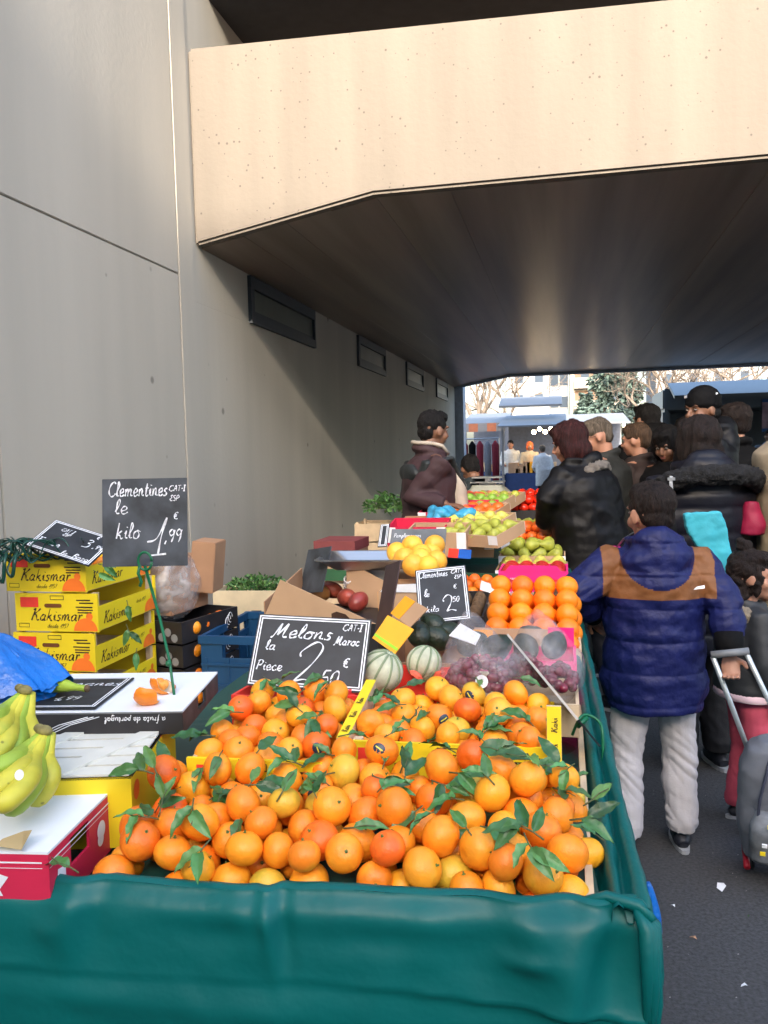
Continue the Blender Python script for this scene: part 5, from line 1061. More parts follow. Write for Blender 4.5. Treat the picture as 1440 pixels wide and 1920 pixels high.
        dsp = lambda c_, n_: .012*s*hs*nz(c_, 40)+.004*nz(c_, 90)
    else:                                             # knitted cap
        b.ell((0, -.018, 1.672), (.090, .106, .092)); b.tube([(.082*math.cos(a), -.016+.098*math.sin(a), 1.650+.012*math.sin(a)) for a in np.linspace(0, 6.283, 24)], .011, 8); dsp = lambda c_, n_: .003*nz(c_, 60)
    hob = link('knitted_cap' if hk == 'cap' else 'hair', setm(remesh(b, .0065*s*hs if vox < .012 else .011, 1, dsp), hm), root)
    if hk == 'cap':
        k = MB(); k.T = HT; k.add([(.004, .097, 1.702), (.038, .086, 1.700), (.040, .083, 1.714), (.006, .094, 1.717)], [(0, 1, 2, 3)]); k.add([(-.076, -.055, 1.70), (-.085, -.03, 1.70), (-.083, -.03, 1.712), (-.074, -.055, 1.712)], [(0, 1, 2, 3)]); k.build('cap_emblem', white_paint, hob)
        b = MB(); b.T = HT; b.ell((0, -.04, 1.60), (.080, .07, .055)); link('hair', setm(remesh(b, .009, 1), hair_blk), root)
    # coat
    c = coat; hem = c.get('hem', .72); W = c.get('w', .245)*weight; D = c.get('d', .17)*weight; b = MB(); b.T = S_
    zs = [hem, hem+.02, (hem+1.0)/2, 1.0, 1.15, 1.28, 1.38, 1.44, 1.475]; ws = [c.get('hw', 1.02)-.03, c.get('hw', 1.02), 1.02, .97, .95, 1.0, .95, .68, .36]
    rs = []
    for z, k in zip(zs, ws): 
        p = bend((0, -.012, z)); rs.append([(p.x+W*k*math.cos(a), p.y+D*min(k*1.05, 1)*math.sin(a), p.z-(lean*.9*D*math.sin(a) if z > .95 else 0)) for a in (2*math.pi*i/24 for i in range(24))])
    b.rings(rs); sr = c.get('sleeve', .068)*weight**.5
    for k in 'lr':
        sh, e, w_, sd, cu, pn = A[k]; w2 = w_+(w_-e).normalized()*c.get('cufflen', -.01); b.tube([bend((sd*.11, -.01, 1.40)), sh+Vector((sd*.01, 0, -.012)), sh.lerp(e, .5), e, e.lerp(w2, .5), w2], [sr*1.0, sr*1.05, sr, sr*.95, sr*.85, sr*.66], 14)
    p = bend((0, -.01, 1.47)); 
    if c.get('collar', 1): b.tube([p+Vector((.075*hs**.5*math.cos(a), -.005+.082*hs**.5*math.sin(a), .02-.02*math.sin(a))) for a in np.linspace(0, 6.283, 18)], .026*c.get('collar', 1), 8)
    if c.get('hood'):
        hd = c['hood']; q_ = p+Vector((0, -.10, -.035)); b.ell(q_, (.155*hd, .085*hd, .115*hd)); b.ell(q_+Vector((0, .0, .075)), (.115*hd, .075*hd, .075*hd)); b.ell(q_+Vector((0, -.008, -.05)), (.12*hd, .075*hd, .075*hd))
        for sd in (-1, 1): b.tube([q_+Vector((sd*.09, 0, .08)), q_+Vector((sd*.115, .09, .075)), q_+Vector((sd*.05, .18, .03))], .035*hd, 8)
    qf = c.get('quilt'); wr = c.get('wrinkle', .006)
    def dsp(co, no):
        v = co/s; d = wr*(nz((v.x*7, v.y*7, v.z*11))+.5*nz((v.x*17, v.y*17, v.z*24)))+.0012*nz(v, 60)
        if qf:
            ph = (v.z+.012*nz((v.x*5, v.y*5, 1))+.03*abs(v.x)*0)/qf; fr = ph-math.floor(ph); d += c.get('puff', .014)*(abs(math.sin(math.pi*fr))**.45-.75)
        return d*s
    me = remesh(b, vox*.8 if qf else vox, 2, dsp); yk = c.get('yoke')
    if yk:
        inn, me = split(me, lambda cc, nn: yk[0](cc/s, nn)); link('yoke', setm(inn, yk[1]), root)
    co_ = link(c.get('name', 'coat'), setm(me, c['mat']), root)
    if c.get('fur'):
        b = MB(); b.T = S_; f_ = c['fur']; q_ = p+Vector((0, -.06, .0))
        b.tube([q_+Vector((.20*math.cos(a)*f_[1], -.03+.13*math.sin(a)*f_[1], -.045+.055*math.sin(-a))) for a in np.linspace(-3.3, .15, 22)], .038*f_[2] if len(f_) > 2 else .038, 10)
        link('fur_trim', setm(remesh(b, .009, 1, lambda c_, n_: .012*nz(c_, 45)+.008*nz(c_, 110)), f_[0]), root)
    # trousers and shoes
    if trousers is not None:
        b = MB(); b.T = S_; tr = trousers.get('r', 1.); b.ell((0, -.01, .90), (.165, .12, .11))
        for sd in (-1, 1):
            a, kn, an = L[sd]; b.tube([a+Vector((0, 0, .06)), a+Vector((sd*.01, 0, -.08)), a.lerp(kn, .6), kn, kn.lerp(an, .5), an+Vector((0, -.005, .06)), an+Vector((0, 0, .02))], [.092, .098*tr, .084*tr, .074*tr, .074*tr, .070*tr, .066*tr], 14)
        tw = trousers.get('wrinkle', .005)
        def dt(co, no):
            v = co/s; u = max(0, min(1, (.75-v.z)/.3)); return s*(tw*nz((v.x*6, v.y*6, v.z*9))+tw*(.4+1.5*u)*(abs(nz((v.x*11+v.z*5, v.y*9, v.z*16+v.x*12)))-.2)+tw*.22*nz((v.x*14, v.y*12, v.z*30)))
        link('trousers', setm(remesh(b, vox*.8, 1, dt), trousers['mat']), root)
    if shoes:
        for sd in (-1, 1):
            an = L[sd][2]; b = MB(); b.T = S_; k = hs**.4
            b.tube([an+Vector((0, -.055, -.045)), an+Vector((0, -.02, -.030)), an+Vector((sd*.004, .05, -.036)), an+Vector((sd*.008, .12, -.050)), an+Vector((sd*.008, .175, -.056))], [.026, .044, .043, .041, .022], 12)
            sh_ = link('shoe', setm(remesh(b, .007, 1), trousers.get('shoe', shoe_m) if trousers else shoe_m), root)
            b = MB(); b.T = S_; o = [(an.x+sd*.004+.045*math.copysign(abs(math.cos(a))**.8, math.cos(a))*(1 if math.sin(a) > 0 else .85), an.y+.055+.132*math.sin(a)) for a in np.linspace(0, 6.0, 20)]; b.prism(o, .002, .022, 'z'); b.build('sole', sole_m, sh_)
    root['h'] = h; return root, S_, HT, s
side = lambda l, r, f=0: {'l': (('L', (-.25, -.02, 1.14)), ('L', (-.24, .08+f, .88))), 'r': (('L', (.25, -.02, 1.14)), ('L', (.24, .08+f, .88)))}
fwd = lambda: {'l': (('L', (-.26, .04, 1.13)), ('L', (-.14, .26, 1.08))), 'r': (('L', (.26, .04, 1.13)), ('L', (.14, .26, 1.08)))}

# the boy in the blue down jacket
navy = fab('blue_down_nylon', (.006, .010, .075), .55, bscale=30, bump=.6, spec=.3); tan_yoke = fab('tan_yoke_cloth', (.19, .07, .018), .65, bscale=90)
grey_tr = fab('grey_cargo_cotton', (.46, .44, .46), .9, bscale=150, bump=.12, var=.05)
BX, BY = .315, 3.12
rb, S_, HT, s = person('boy seen from behind in a puffy blue down jacket and baggy grey trousers', BX, BY, 1.335, R(4),
    {'l': (('W', Yp(1084, 1108, 3.02)), ('W', Yp(1112, 1153, 3.20)), .7, Vector((.3, -.8, 0))), 'r': (('W', Yp(1362, 1140, 3.06)), ('W', Yp(1368, 1226, 2.99)), .9, Vector((-.2, -.7, 0)))},
    dict(mat=navy, hem=.72, w=.243, d=.19, hw=.93, sleeve=.092, hood=1.05, quilt=.152, puff=.013, wrinkle=.014, name='down_jacket', cufflen=-.045,
         yoke=(lambda c, n: c.z > 1.262 and c.z < 1.50 and abs(c.x) < .25 and c.y < .0 and not ((c.x/.168)**2+((c.z-1.46)/.150)**2 < 1), tan_yoke)),
    dict(mat=grey_tr, r=1.08, wrinkle=.0075), ('short', hair_brn), head=(28, -6, 0), hs=1.20, vox=.0062, stance=.135, feet=(-.03, .05))
b = MB(); q_ = Vector((.155, -.205, 1.335)); b.T = S_
b.add([(.135, -.222, 1.318), (.185, -.212, 1.322), (.186, -.206, 1.336), (.150, -.216, 1.330)], [(0, 1, 2, 3)]); b.build('white_emblem', white_paint, rb)
for sd, A_, B_ in ((0, Yp(1109, 1148, 3.18), Yp(1113, 1156, 3.21)), (1, Yp(1367, 1212, 3.0), Yp(1368, 1228, 2.99))):
    b = MB(); b.tube([A_-(B_-A_)*1.6, A_, B_], [.052, .046, .038], 14); o = b.build('knit_cuff', wool_blk, rb, smooth=True); o.matrix_parent_inverse = (Matrix.Translation((BX, BY, 0)) @ Matrix.Rotation(R(4), 4, 'Z')).inverted()
# magenta satchel behind the boy, on his far side, with grey straps
mag = fab('magenta_cloth', (.75, .01, .22), .6); t = thing('school_satchel', 'bright magenta satchel with grey straps beyond the boy left shoulder', 'bag', Yp(1146, 1050, 3.4)); iv = Matrix.Translation(-t.location)
b = MB(); b.T = iv; b.ell(Yp(1150, 1056, 3.36), (.085, .06, .07)); b.ell(Yp(1128, 1072, 3.34), (.06, .05, .045)); link('body', setm(remesh(b, .007, 2, lambda c_, n_: .004*nz(c_, 18)), mag), t)
b = MB(); b.T = iv; b.tube([Yp(1150, 1034, 3.34), Yp(1170, 1010, 3.3), Yp(1192, 996, 3.25)], .007, 8, flat=.35); b.tube([Yp(1190, 1028, 3.3), Yp(1194, 1000, 3.25), Yp(1200, 985, 3.2)], .010, 8, flat=.35); b.build('shoulder_strap', grey_metal, t, smooth=True)
# trolley school bag
bag_g = fab('grey_school_nylon', (.125, .135, .16), .7, bscale=60); red_pl = mat('red_plastic', (.45, .006, .02), .4)
def YY(px, py, y): return Yp(px, py, y)
bc_ = Zp(1430, 1600, .0); t = thing('rolling_school_bag', 'grey wheeled school bag on a red frame with a telescopic handle', 'school bag', (.74, 2.98, 0), (0, 0, R(-8)))
b = MB(); b.T = Matrix.Rotation(R(10), 4, 'X'); b.loft([(0, 0, .09, .13, .06), (0, 0, .11, .15, .085), (0, 0, .25, .165, .10), (0, 0, .42, .16, .09), (0, .0, .50, .135, .07), (0, 0, .525, .10, .045)], 30, .6)
link('bag_body', setm(remesh(b, .007, 2, lambda c_, n_: .006*nz(c_, 12)+.003*nz(c_, 30)), bag_g), t)
b = MB(); b.T = Matrix.Rotation(R(10), 4, 'X'); b.loft([(-.03, -.085, .12, .09, .03), (-.03, -.105, .15, .10, .045), (-.03, -.11, .26, .10, .045), (-.03, -.095, .31, .08, .03)], 24, .6); link('front_pocket', setm(remesh(b, .006, 2, lambda c_, n_: .003*nz(c_, 20)), fab('mottled_grey_print', (.14, .15, .165), .7, var=.6, scale=14)), t)
dk = fab('dark_piping', (.03, .035, .06), .7)
for dx in (-.10, -.03, .05):
    b = MB(); b.T = Matrix.Rotation(R(10), 4, 'X'); b.tube([(dx, -.108, .14), (dx-.008, -.112, .25), (dx, -.108, .36), (dx+.02, -.09, .45), (dx+.035, -.05, .51)], .005, 8); b.build('piping', dk, t, smooth=True)
for (dx, z, mt) in ((-.10, .19, yellow), (-.095, .22, white_paint), (.0, .20, mag), (-.08, .29, yellow)): b = MB(); b.T = Matrix.Rotation(R(10), 4, 'X'); b.box(dx, -.163, z, dx+.016, -.157, z+.012); b.build('zip_tag', mt, t)
b = MB(); b.T = Matrix.Rotation(R(10), 4, 'X'); b.tube([(-.05, -.03, .52), (-.035, -.03, .555), (.035, -.03, .555), (.05, -.03, .52)], .008, 8); b.build('carry_handle', dk, t, smooth=True)
for dx in (-.13, .13):
    b = MB(); b.tube([(dx, .03, .06), (dx-.005, .05, .34)], .012, 8); b.tube([(dx, .03, .06), (dx, -.06, .05)], .011, 8); b.build('red_rail', red_pl, t, smooth=True)
    b = MB(); b.tube([(dx*.86, .05, .045), (dx*.78, .05, .045)], .045, 20); b.build('wheel', fab('tyre_black', (.015, .015, .015)), t, smooth=False)
    o = MB(); iv = (Matrix.Translation((.74, 2.98, 0)) @ Matrix.Rotation(R(-8), 4, 'Z')).inverted(); top_ = iv @ (Yp(1337, 1232, 2.93) if dx < 0 else Yp(1400, 1226, 2.93)); o.tube([(dx*.6, .05, .30), top_], .009, 10); o.build('handle_post', mat('alloy_post', (.42, .47, .50), .4, metal=.5), t, smooth=True)
iv = (Matrix.Translation((.74, 2.98, 0)) @ Matrix.Rotation(R(-8), 4, 'Z')).inverted()
b = MB(); b.tube([iv @ Yp(1333, 1228, 2.93), iv @ Yp(1404, 1221, 2.93)], .013, 12); b.build('hand_grip', mat('grip_grey', (.16, .17, .18), .5), t, smooth=True)

# woman in black puffer with fur
r_, S_, HT, s = person('woman with brown hair in a black quilted coat with wide fur trimmed hood', .60, 3.98, 1.62, R(14), side(0, 0),
    dict(mat=fab('navy_black_nylon', (.006, .0065, .012), .45, spec=.3, bscale=50), hem=.62, w=.275, d=.20, sleeve=.085, hood=1.15, quilt=.12, puff=.012, fur=(fur_blk, 1.12, 1.25), name='quilted_coat'),
    dict(mat=fab('black_skirt_cloth', (.008, .008, .010)), r=1.25), ('long', hair_brn), head=(24, -4, 0), hs=1.0, vox=.012, stance=.10)
t = thing('turquoise_bag', 'turquoise fabric bag hanging from the arm of the woman in the quilted coat', 'bag', Yp(1345, 1040, 3.55)); iv = Matrix.Translation(-t.location)
b = MB(); b.T = iv; pl = [(1280, 962, .02), (1352, 960, .02), (1364, 990, .03), (1372, 1035, .035), (1390, 1080, .035), (1408, 1118, .02), (1372, 1128, .02), (1345, 1085, .035), (1312, 1030, .035), (1290, 1000, .03)]
f_ = [Yp(x_, y_, 3.50) for x_, y_, _ in pl]; k_ = [Yp(x_, y_, 3.50)+Vector((0, .05, 0)) for x_, y_, _ in pl]; n = len(pl); b.add(f_+k_, [tuple(range(n))[::-1], tuple(range(n, 2*n))]+[(i, (i+1) % n, n+(i+1) % n, n+i) for i in range(n)])
link('bag_body', setm(remesh(b, .007, 3, lambda c_, n_: .007*nz((c_.x*22, c_.y*8, c_.z*9))+.005*abs(nz(c_, 30))), cyan_bag), t)
t = thing('shoulder_strap_bag', 'small dark shoulder bag with a pale buckled strap on the quilted coat', 'bag', Yp(1258, 905, 3.78)); iv = Matrix.Translation(-t.location)
b = MB(); b.T = iv; b.tube([Yp(1259, 893, 3.74), Yp(1258, 905, 3.73), Yp(1260, 932, 3.75)], .008, 6, flat=.3, up=(0, 1, 0)); b.build('strap', mat('pale_strap', (.45, .48, .52), .4), t); b = MB(); b.T = iv; b.box(*(Yp(1254, 900, 3.725)-Vector((.005, .002, .002))), *(Yp(1266, 896, 3.725)+Vector((.0, .002, .002)))); b.build('buckle', steel, t)
b = MB(); b.T = iv; b.ell(Yp(1240, 990, 3.82), (.08, .05, .11)); b.build('pouch', nylon_blk, t, smooth=True)
# woman in black at the stall
person('woman with short auburn hair in a black parka bending towards the stall', .15, 4.72, 1.66, R(58), {'l': (('W', Yp(1030, 935, 4.55)), ('W', Yp(1022, 985, 4.7)), .5), 'r': (('L', (.27, .0, 1.12)), ('L', (.20, .2, .98)))},
    dict(mat=nylon_blk, hem=.66, w=.265, d=.20, sleeve=.080, hood=.72, wrinkle=.014, name='parka', fur=(fab('grey_fur', (.16, .14, .12), .9, bump=.8), .55, .8)), dict(mat=fab('dark_denim', (.006, .009, .02))), ('bob', hair_red), head=(22, -16, 0), hs=.98, vox=.012, lean=.20, feet=(.05, -.05))
r_, S_, HT, s = person('older man with grey hair and glasses in a dark olive coat', .28, 5.62, 1.70, R(82), fwd(), dict(mat=fab('olive_coat', (.010, .011, .009)), hem=.66, w=.25, wrinkle=.01), dict(mat=wool_blk), ('crop', hair_gry), head=(12, -18, 0), vox=.012, lean=.06)
b = MB(); b.T = HT
for sd in (-1, 1): b.tube([(sd*.033+.020*math.cos(a), .096, 1.628+.014*math.sin(a)) for a in np.linspace(0, 6.283, 16)], .0017, 5); b.tube([(sd*.053, .095, 1.632), (sd*.078, .05, 1.630), (sd*.080, .0, 1.625)], .0017, 5)
b.tube([(-.013, .097, 1.632), (.013, .097, 1.632)], .0017, 5); b.build('glasses', black_card, r_, smooth=True)
person('person with light brown hair in a brown coat behind the man with glasses', .50, 5.95, 1.66, R(60), side(0, 0), dict(mat=fab('rust_brown_coat', (.02, .010, .008)), hem=.6), dict(mat=wool_blk), ('short', hairm('hair_light_brown', (.06, .035, .02))), head=(10, -8, 0), vox=.013)
person('tall person all in black with a dark hood in the middle of the crowd', .62, 6.6, 1.82, R(35), side(0, 0), dict(mat=wool_blk, hem=.5, w=.27, hood=1.3), dict(mat=wool_blk), ('short', hair_blk), head=(10, -4, 0), vox=.013, skin_=skin_tan)
person('woman with a dark bob and fur collar looking down in the crowd', .68, 5.75, 1.63, R(150), fwd(), dict(mat=wool_blk, hem=.55, w=.27, fur=(fab('brown_fur', (.05, .03, .02), .9, bump=.8), .7, 1)), dict(mat=wool_blk), ('bob', hair_blk), head=(0, -22, 0), vox=.013, skin_=skin_tan)
person('man in a black knitted cap with a small white emblem and black jacket', .82, 5.3, 1.84, R(96), side(0, 0), dict(mat=nylon_blk, hem=.7, w=.28, hood=1.0), dict(mat=wool_blk), ('cap', wool_blk), head=(30, -6, 0), vox=.012, skin_=skin_tan)
person('person with dark hair and a black coat partly hidden behind the man in the cap', 1.06, 5.65, 1.76, R(40), side(0, 0), dict(mat=wool_blk, hem=.6, w=.27), dict(mat=wool_blk), ('short', hair_brn), vox=.013)
person('person in a long black coat filling the dark gap at the back of the crowd', .93, 6.9, 1.72, R(10), side(0, 0), dict(mat=wool_blk, hem=.45, w=.27), dict(mat=wool_blk), ('short', hair_blk), vox=.014)
person('person in a beige coat cut off by the right edge of the photo', 1.06, 4.02, 1.84, R(70), side(0, 0), dict(mat=fab('beige_coat_cloth', (.33, .26, .17), .8), hem=.72, w=.275, d=.22, sleeve=.085, wrinkle=.010), dict(mat=wool_blk), ('short', hair_blk), head=(0, -5, 0), vox=.012)
b = MB(); t = thing('crimson_bag', 'dark crimson shopping bag carried between the quilted coat and the beige coat', 'bag', Yp(1412, 970, 3.85)); b.T = Matrix.Translation(-t.location); b.loft([(*Yp(1410, 1002, 3.85)[:2], Yp(1410, 1002, 3.85).z, .05, .04), (*Yp(1412, 985, 3.85)[:2], Yp(1412, 985, 3.85).z, .055, .045), (*Yp(1408, 940, 3.85)[:2], Yp(1408, 940, 3.85).z, .03, .03)], 16); link('bag_body', setm(remesh(b, .007, 2, lambda c_, n_: .004*nz(c_, 22)), fab('crimson_cloth', (.28, .004, .04), .6)), t)
# little girl
r_, S_, HT, s = person('small girl in profile with a dark bun and fur collared grey coat and red trousers', .695, 3.38, 1.045, R(-78), side(0, 0), dict(mat=fab('charcoal_padded', (.022, .025, .029), .6), hem=.92, w=.245, d=.20, sleeve=.085, fur=(fab('beige_fur', (.26, .21, .15), .9, bump=.9), .82, 1.5), name='padded_coat'),
    dict(mat=fab('raspberry_trousers', (.50, .07, .12)), r=1.1), ('bun', hair_brn), head=(-22, -4, 0), hs=1.30, vox=.009, stance=.12)
b = MB(); b.T = S_; b.loft([(0, -.012, .885, .24, .19), (0, -.012, .89, .252, .20), (0, -.012, .93, .245, .195), (0, -.012, .95, .225, .18)], 28); b.build('striped_hem', mat('pink_white_stripes', (.75, .55, .62), .7), r_, smooth=True)
# the seller
maroon = fab('maroon_jacket_cloth', (.038, .015, .018), .75); vest = fab('dark_green_grey_vest', (.016, .020, .021), .6); VX, VY = -.80, 4.98
r_, S_, HT, s = person('seller in a maroon jacket with beige shoulder patches standing behind the stall looking away', VX, VY, 1.76, R(-62), {'l': (('L', (-.25, .04, 1.12)), ('W', Yp(838, 960, 5.15)), .5), 'r': (('W', Yp(775, 935, 4.80)), ('W', Yp(838, 946, 4.72)), .35, Vector((0, 0, -1)))},
    dict(mat=maroon, hem=.66, w=.225, d=.16, sleeve=.070, wrinkle=.010, name='jacket', collar=1.1), dict(mat=wool_blk), ('crop', hair_blk), head=(14, -8, 0), hs=.96, vox=.009, lean=.04, skin_=skin_tan)
beige = fab('beige_trim', (.42, .36, .29), .8)
b = MB(); b.T = S_
for sd in (-1, 1): b.tube([(sd*.07, .0, 1.535), (sd*.082, .055, 1.52), (sd*.05, .11, 1.47)], .012, 8)
b.tube([(-.07, .0, 1.535), (-.05, -.075, 1.54), (0, -.10, 1.545), (.05, -.075, 1.54), (.07, 0, 1.535)], .012, 8); b.build('collar_lining', beige, r_, smooth=True)
for sd in (-1, 1):
    b = MB(); b.T = S_; b.loft([(sd*.105, .145, 1.02, .05, .045), (sd*.115, .15, 1.12, .062, .052), (sd*.105, .135, 1.28, .07, .06), (sd*.10, .09, 1.40, .05, .05)], 16); link('chest_panel', setm(remesh(b, .01, 1, lambda c_, n_: .004*nz(c_, 20)), beige), r_)
b = MB(); b.T = S_; b.tube([(.13, -.13, 1.20), (.17, -.08, 1.42), (.15, .08, 1.44), (.13, .18, 1.25)], [.04, .05, .045, .03], 12, flat=.45); b.tube([(-.13, -.13, 1.20), (-.17, -.08, 1.42), (-.15, .08, 1.44), (-.13, .18, 1.25)], [.04, .05, .045, .03], 12, flat=.45); b.ell((0, -.13, 1.36), (.15, .035, .06))
link('work_vest', setm(remesh(b, .01, 2, lambda c_, n_: .008*nz(c_, 14)), vest), r_)
child_text(r_, [('Sport', 0, 0, .055*s, .006)], Matrix.Translation((-.245*s, -.10*s, 1.02*s)) @ Euler((R(90), R(-82), R(-60))).to_matrix().to_4x4(), beige, 'sleeve_lettering')
person('second seller in a dark jacket and patterned red scarf behind the seller in maroon', -.62, 6.15, 1.50, R(25), fwd(), dict(mat=fab('dark_petrol_jacket', (.02, .03, .035)), hem=.66), dict(mat=wool_blk), ('short', hair_blk), head=(0, -35, 0), vox=.012, lean=.25, skin_=skin_tan)
b = MB(); b.tube([(.09*math.cos(a), .08*math.sin(a)+.0, .02*math.sin(a*3)) for a in np.linspace(0, 6.283, 16)], .03, 8); b.tube([(.0, -.09, 0), (.03, -.13, -.1), (.02, -.14, -.22)], [.03, .035, .03], 8)
link('scarf', setm(remesh(b, .01, 1, lambda c_, n_: .006*nz(c_, 25)), fab('patterned_scarf', (.45, .07, .03), .8, var=.9, scale=24)), None, (-.60, 5.95, 1.16), None, 'patterned orange red scarf hanging in front of the second seller', 'scarf')

# ================================================================ beyond the bridge
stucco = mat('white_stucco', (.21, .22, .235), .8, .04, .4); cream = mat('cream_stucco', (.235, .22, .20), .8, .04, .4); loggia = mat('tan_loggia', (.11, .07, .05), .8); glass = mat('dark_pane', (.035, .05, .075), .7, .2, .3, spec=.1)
def facade_building(label, px0, px1, Yd, H_, mt, kind):
    x0, x1 = Yp(px0, 760, Yd).x, Yp(px1, 760, Yd).x; W_ = x1-x0; t = thing('apartment_building', label, 'building', ((x0+x1)/2, Yd, 0), group=None)
    b = MB(); b.box(-W_/2, 0, 0, W_/2, 14, H_); b.build('wall', mt, t); b = MB(); b.box(-W_/2-.3, -.3, H_, W_/2+.3, 14.3, H_+.5); b.build('roof', mt, t)
    fl = int(H_/2.85); nb = max(2, int(W_/2.7))
    for f in range(fl):
        z = .6+f*2.85
        if kind == 'balcony':
            b = MB(); b.box(-W_/2+.5, -1.3, z-.35, W_/2-.5, -.002, z-.1); b.box(-W_/2+.5, -1.3, z-.1, W_/2-.5, -1.18, z+.95); b.box(-W_/2+.5, -1.18, z-.1, -W_/2+.62, -.002, z+.95); b.build('balcony', mt, t)
            b = MB(); b.box(-W_/2+.6, -.06, z-.05, W_/2-.6, -.003, z+2.25); b.build('loggia_wall', loggia, t)
        for k in range(nb):
            x = -W_/2+W_*(k+.5)/nb
            fr = MB(); fr.box(x-.62, -.10, z+.35, x+.62, -.062 if kind == 'balcony' else -.004, z+1.95); o = fr.build('window', stucco if kind != 'balcony' else loggia, t); p_ = MB(); p_.box(x-.5, -.13, z+.45, x+.5, -.1003, z+1.85); p_.build('pane', glass, o)
    return t
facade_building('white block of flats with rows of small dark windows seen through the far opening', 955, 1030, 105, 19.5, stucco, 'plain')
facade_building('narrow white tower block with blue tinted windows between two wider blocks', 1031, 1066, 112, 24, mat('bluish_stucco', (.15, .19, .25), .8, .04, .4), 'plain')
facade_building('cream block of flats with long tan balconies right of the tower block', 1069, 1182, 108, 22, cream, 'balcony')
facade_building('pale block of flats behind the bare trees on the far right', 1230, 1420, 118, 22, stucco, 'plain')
bark = mat('bark', (.11, .09, .075), .9, .3, 8, .4, 20)
def bare_tree(label, px, Yd, h, seed, spread=1., lean=0.):
    random.seed(seed); x = Yp(px, 800, Yd).x; t = thing('bare_tree', label, 'tree', (x, Yd, 0), group=None); b = MB(); tr = MB()
    tr.tube([(0, 0, 0), (.05, 0, h*.15), (0, .05, h*.3)], [.26, .20, .17], 10); tr.build('trunk', bark, t, smooth=True)
    def br(p, d, L_, r_, lv):
        pts = [p]; dd = d.copy()
        for k in range(4): dd = (dd+Vector((random.gauss(0, .16), random.gauss(0, .16), random.gauss(.04, .12)))).normalized(); pts.append(pts[-1]+dd*L_/4)
        b.tube(pts, [r_*(1-.16*k) for k in range(5)], 5 if lv > 1 else 7, cap=False)
        if lv < 5:
            for k in range(3 if lv < 2 else random.choice((2, 3, 3))):
                q_ = pts[random.choice((2, 3, 4, 4))]; a = Vector((random.gauss(0, 1), random.gauss(0, 1), random.gauss(.2, .6))).normalized(); br(q_, (dd*.9+a*.75*spread).normalized(), L_*random.uniform(.55, .8), max(r_*.55, .012), lv+1)
    for k in range(5): a = k*1.26+random.random(); br(Vector((0, .05, h*.3)), Vector((math.cos(a)*.6*spread, math.sin(a)*.6*spread, .9)).normalized(), h*.27, .11, 0)
    b.build('crown', bark, t)
bare_tree('dense bare plane tree at the left of the far opening beside the end pilaster', 895, 38, 8.5, 2, 1.1)
bare_tree('second bare tree just right of the first in front of the white flats', 945, 50, 8.5, 14, 1.)
bare_tree('bare tree with spreading twigs above the white van', 1235, 40, 8.2, 5, 1.2)
bare_tree('bare tree in front of the pale flats on the right', 1325, 46, 8.6, 6, 1.2)
bare_tree('bare tree at the far right edge over the van roof', 1415, 36, 7.8, 8, 1.1)
def evergreen(label, px, Yd, h, seed):
    random.seed(seed); x = Yp(px, 800, Yd).x; t = thing('evergreen_tree', label, 'tree', (x, Yd, 0)); b = MB(); b.tube([(0, 0, 0), (0, 0, h*.95)], [.22, .03], 8); b.build('trunk', bark, t, smooth=True); b = MB()
    for k in range(2600):
        u = random.random()**.75; z = h*(.12+.88*u); rr = h*.30*(1-u)**.8*(.55+.45*math.sin(u*19+nz((k*.01, 0, 0))))+.12; a = random.uniform(0, 6.283); q_ = rr*random.random()**.5; s_ = random.uniform(.10, .26); d = Euler((random.uniform(-1, 1), random.uniform(-.6, .9), a)).to_matrix(); o = Vector((q_*math.cos(a), q_*math.sin(a), z)); b.cur = random.randrange(2)
        b.add([tuple(o+d @ Vector(v)) for v in ((0, 0, 0), (s_, s_*.4, -.05), (s_*1.6, 0, -.12), (s_, -s_*.4, -.05))], [(0, 1, 2, 3)])
    b.build('crown', [mat('conifer_dark', (.035, .06, .055), .7, .3, 1), mat('conifer_mid', (.07, .11, .095), .7, .3, 1)], t)
evergreen('grey green conifer in front of the balconied flats', 1135, 44, 6.4, 3); evergreen('second lower conifer to the right of the taller one', 1180, 48, 6.0, 4); evergreen('low dark conifer left of the taller grey green one', 1100, 50, 4.6, 5)
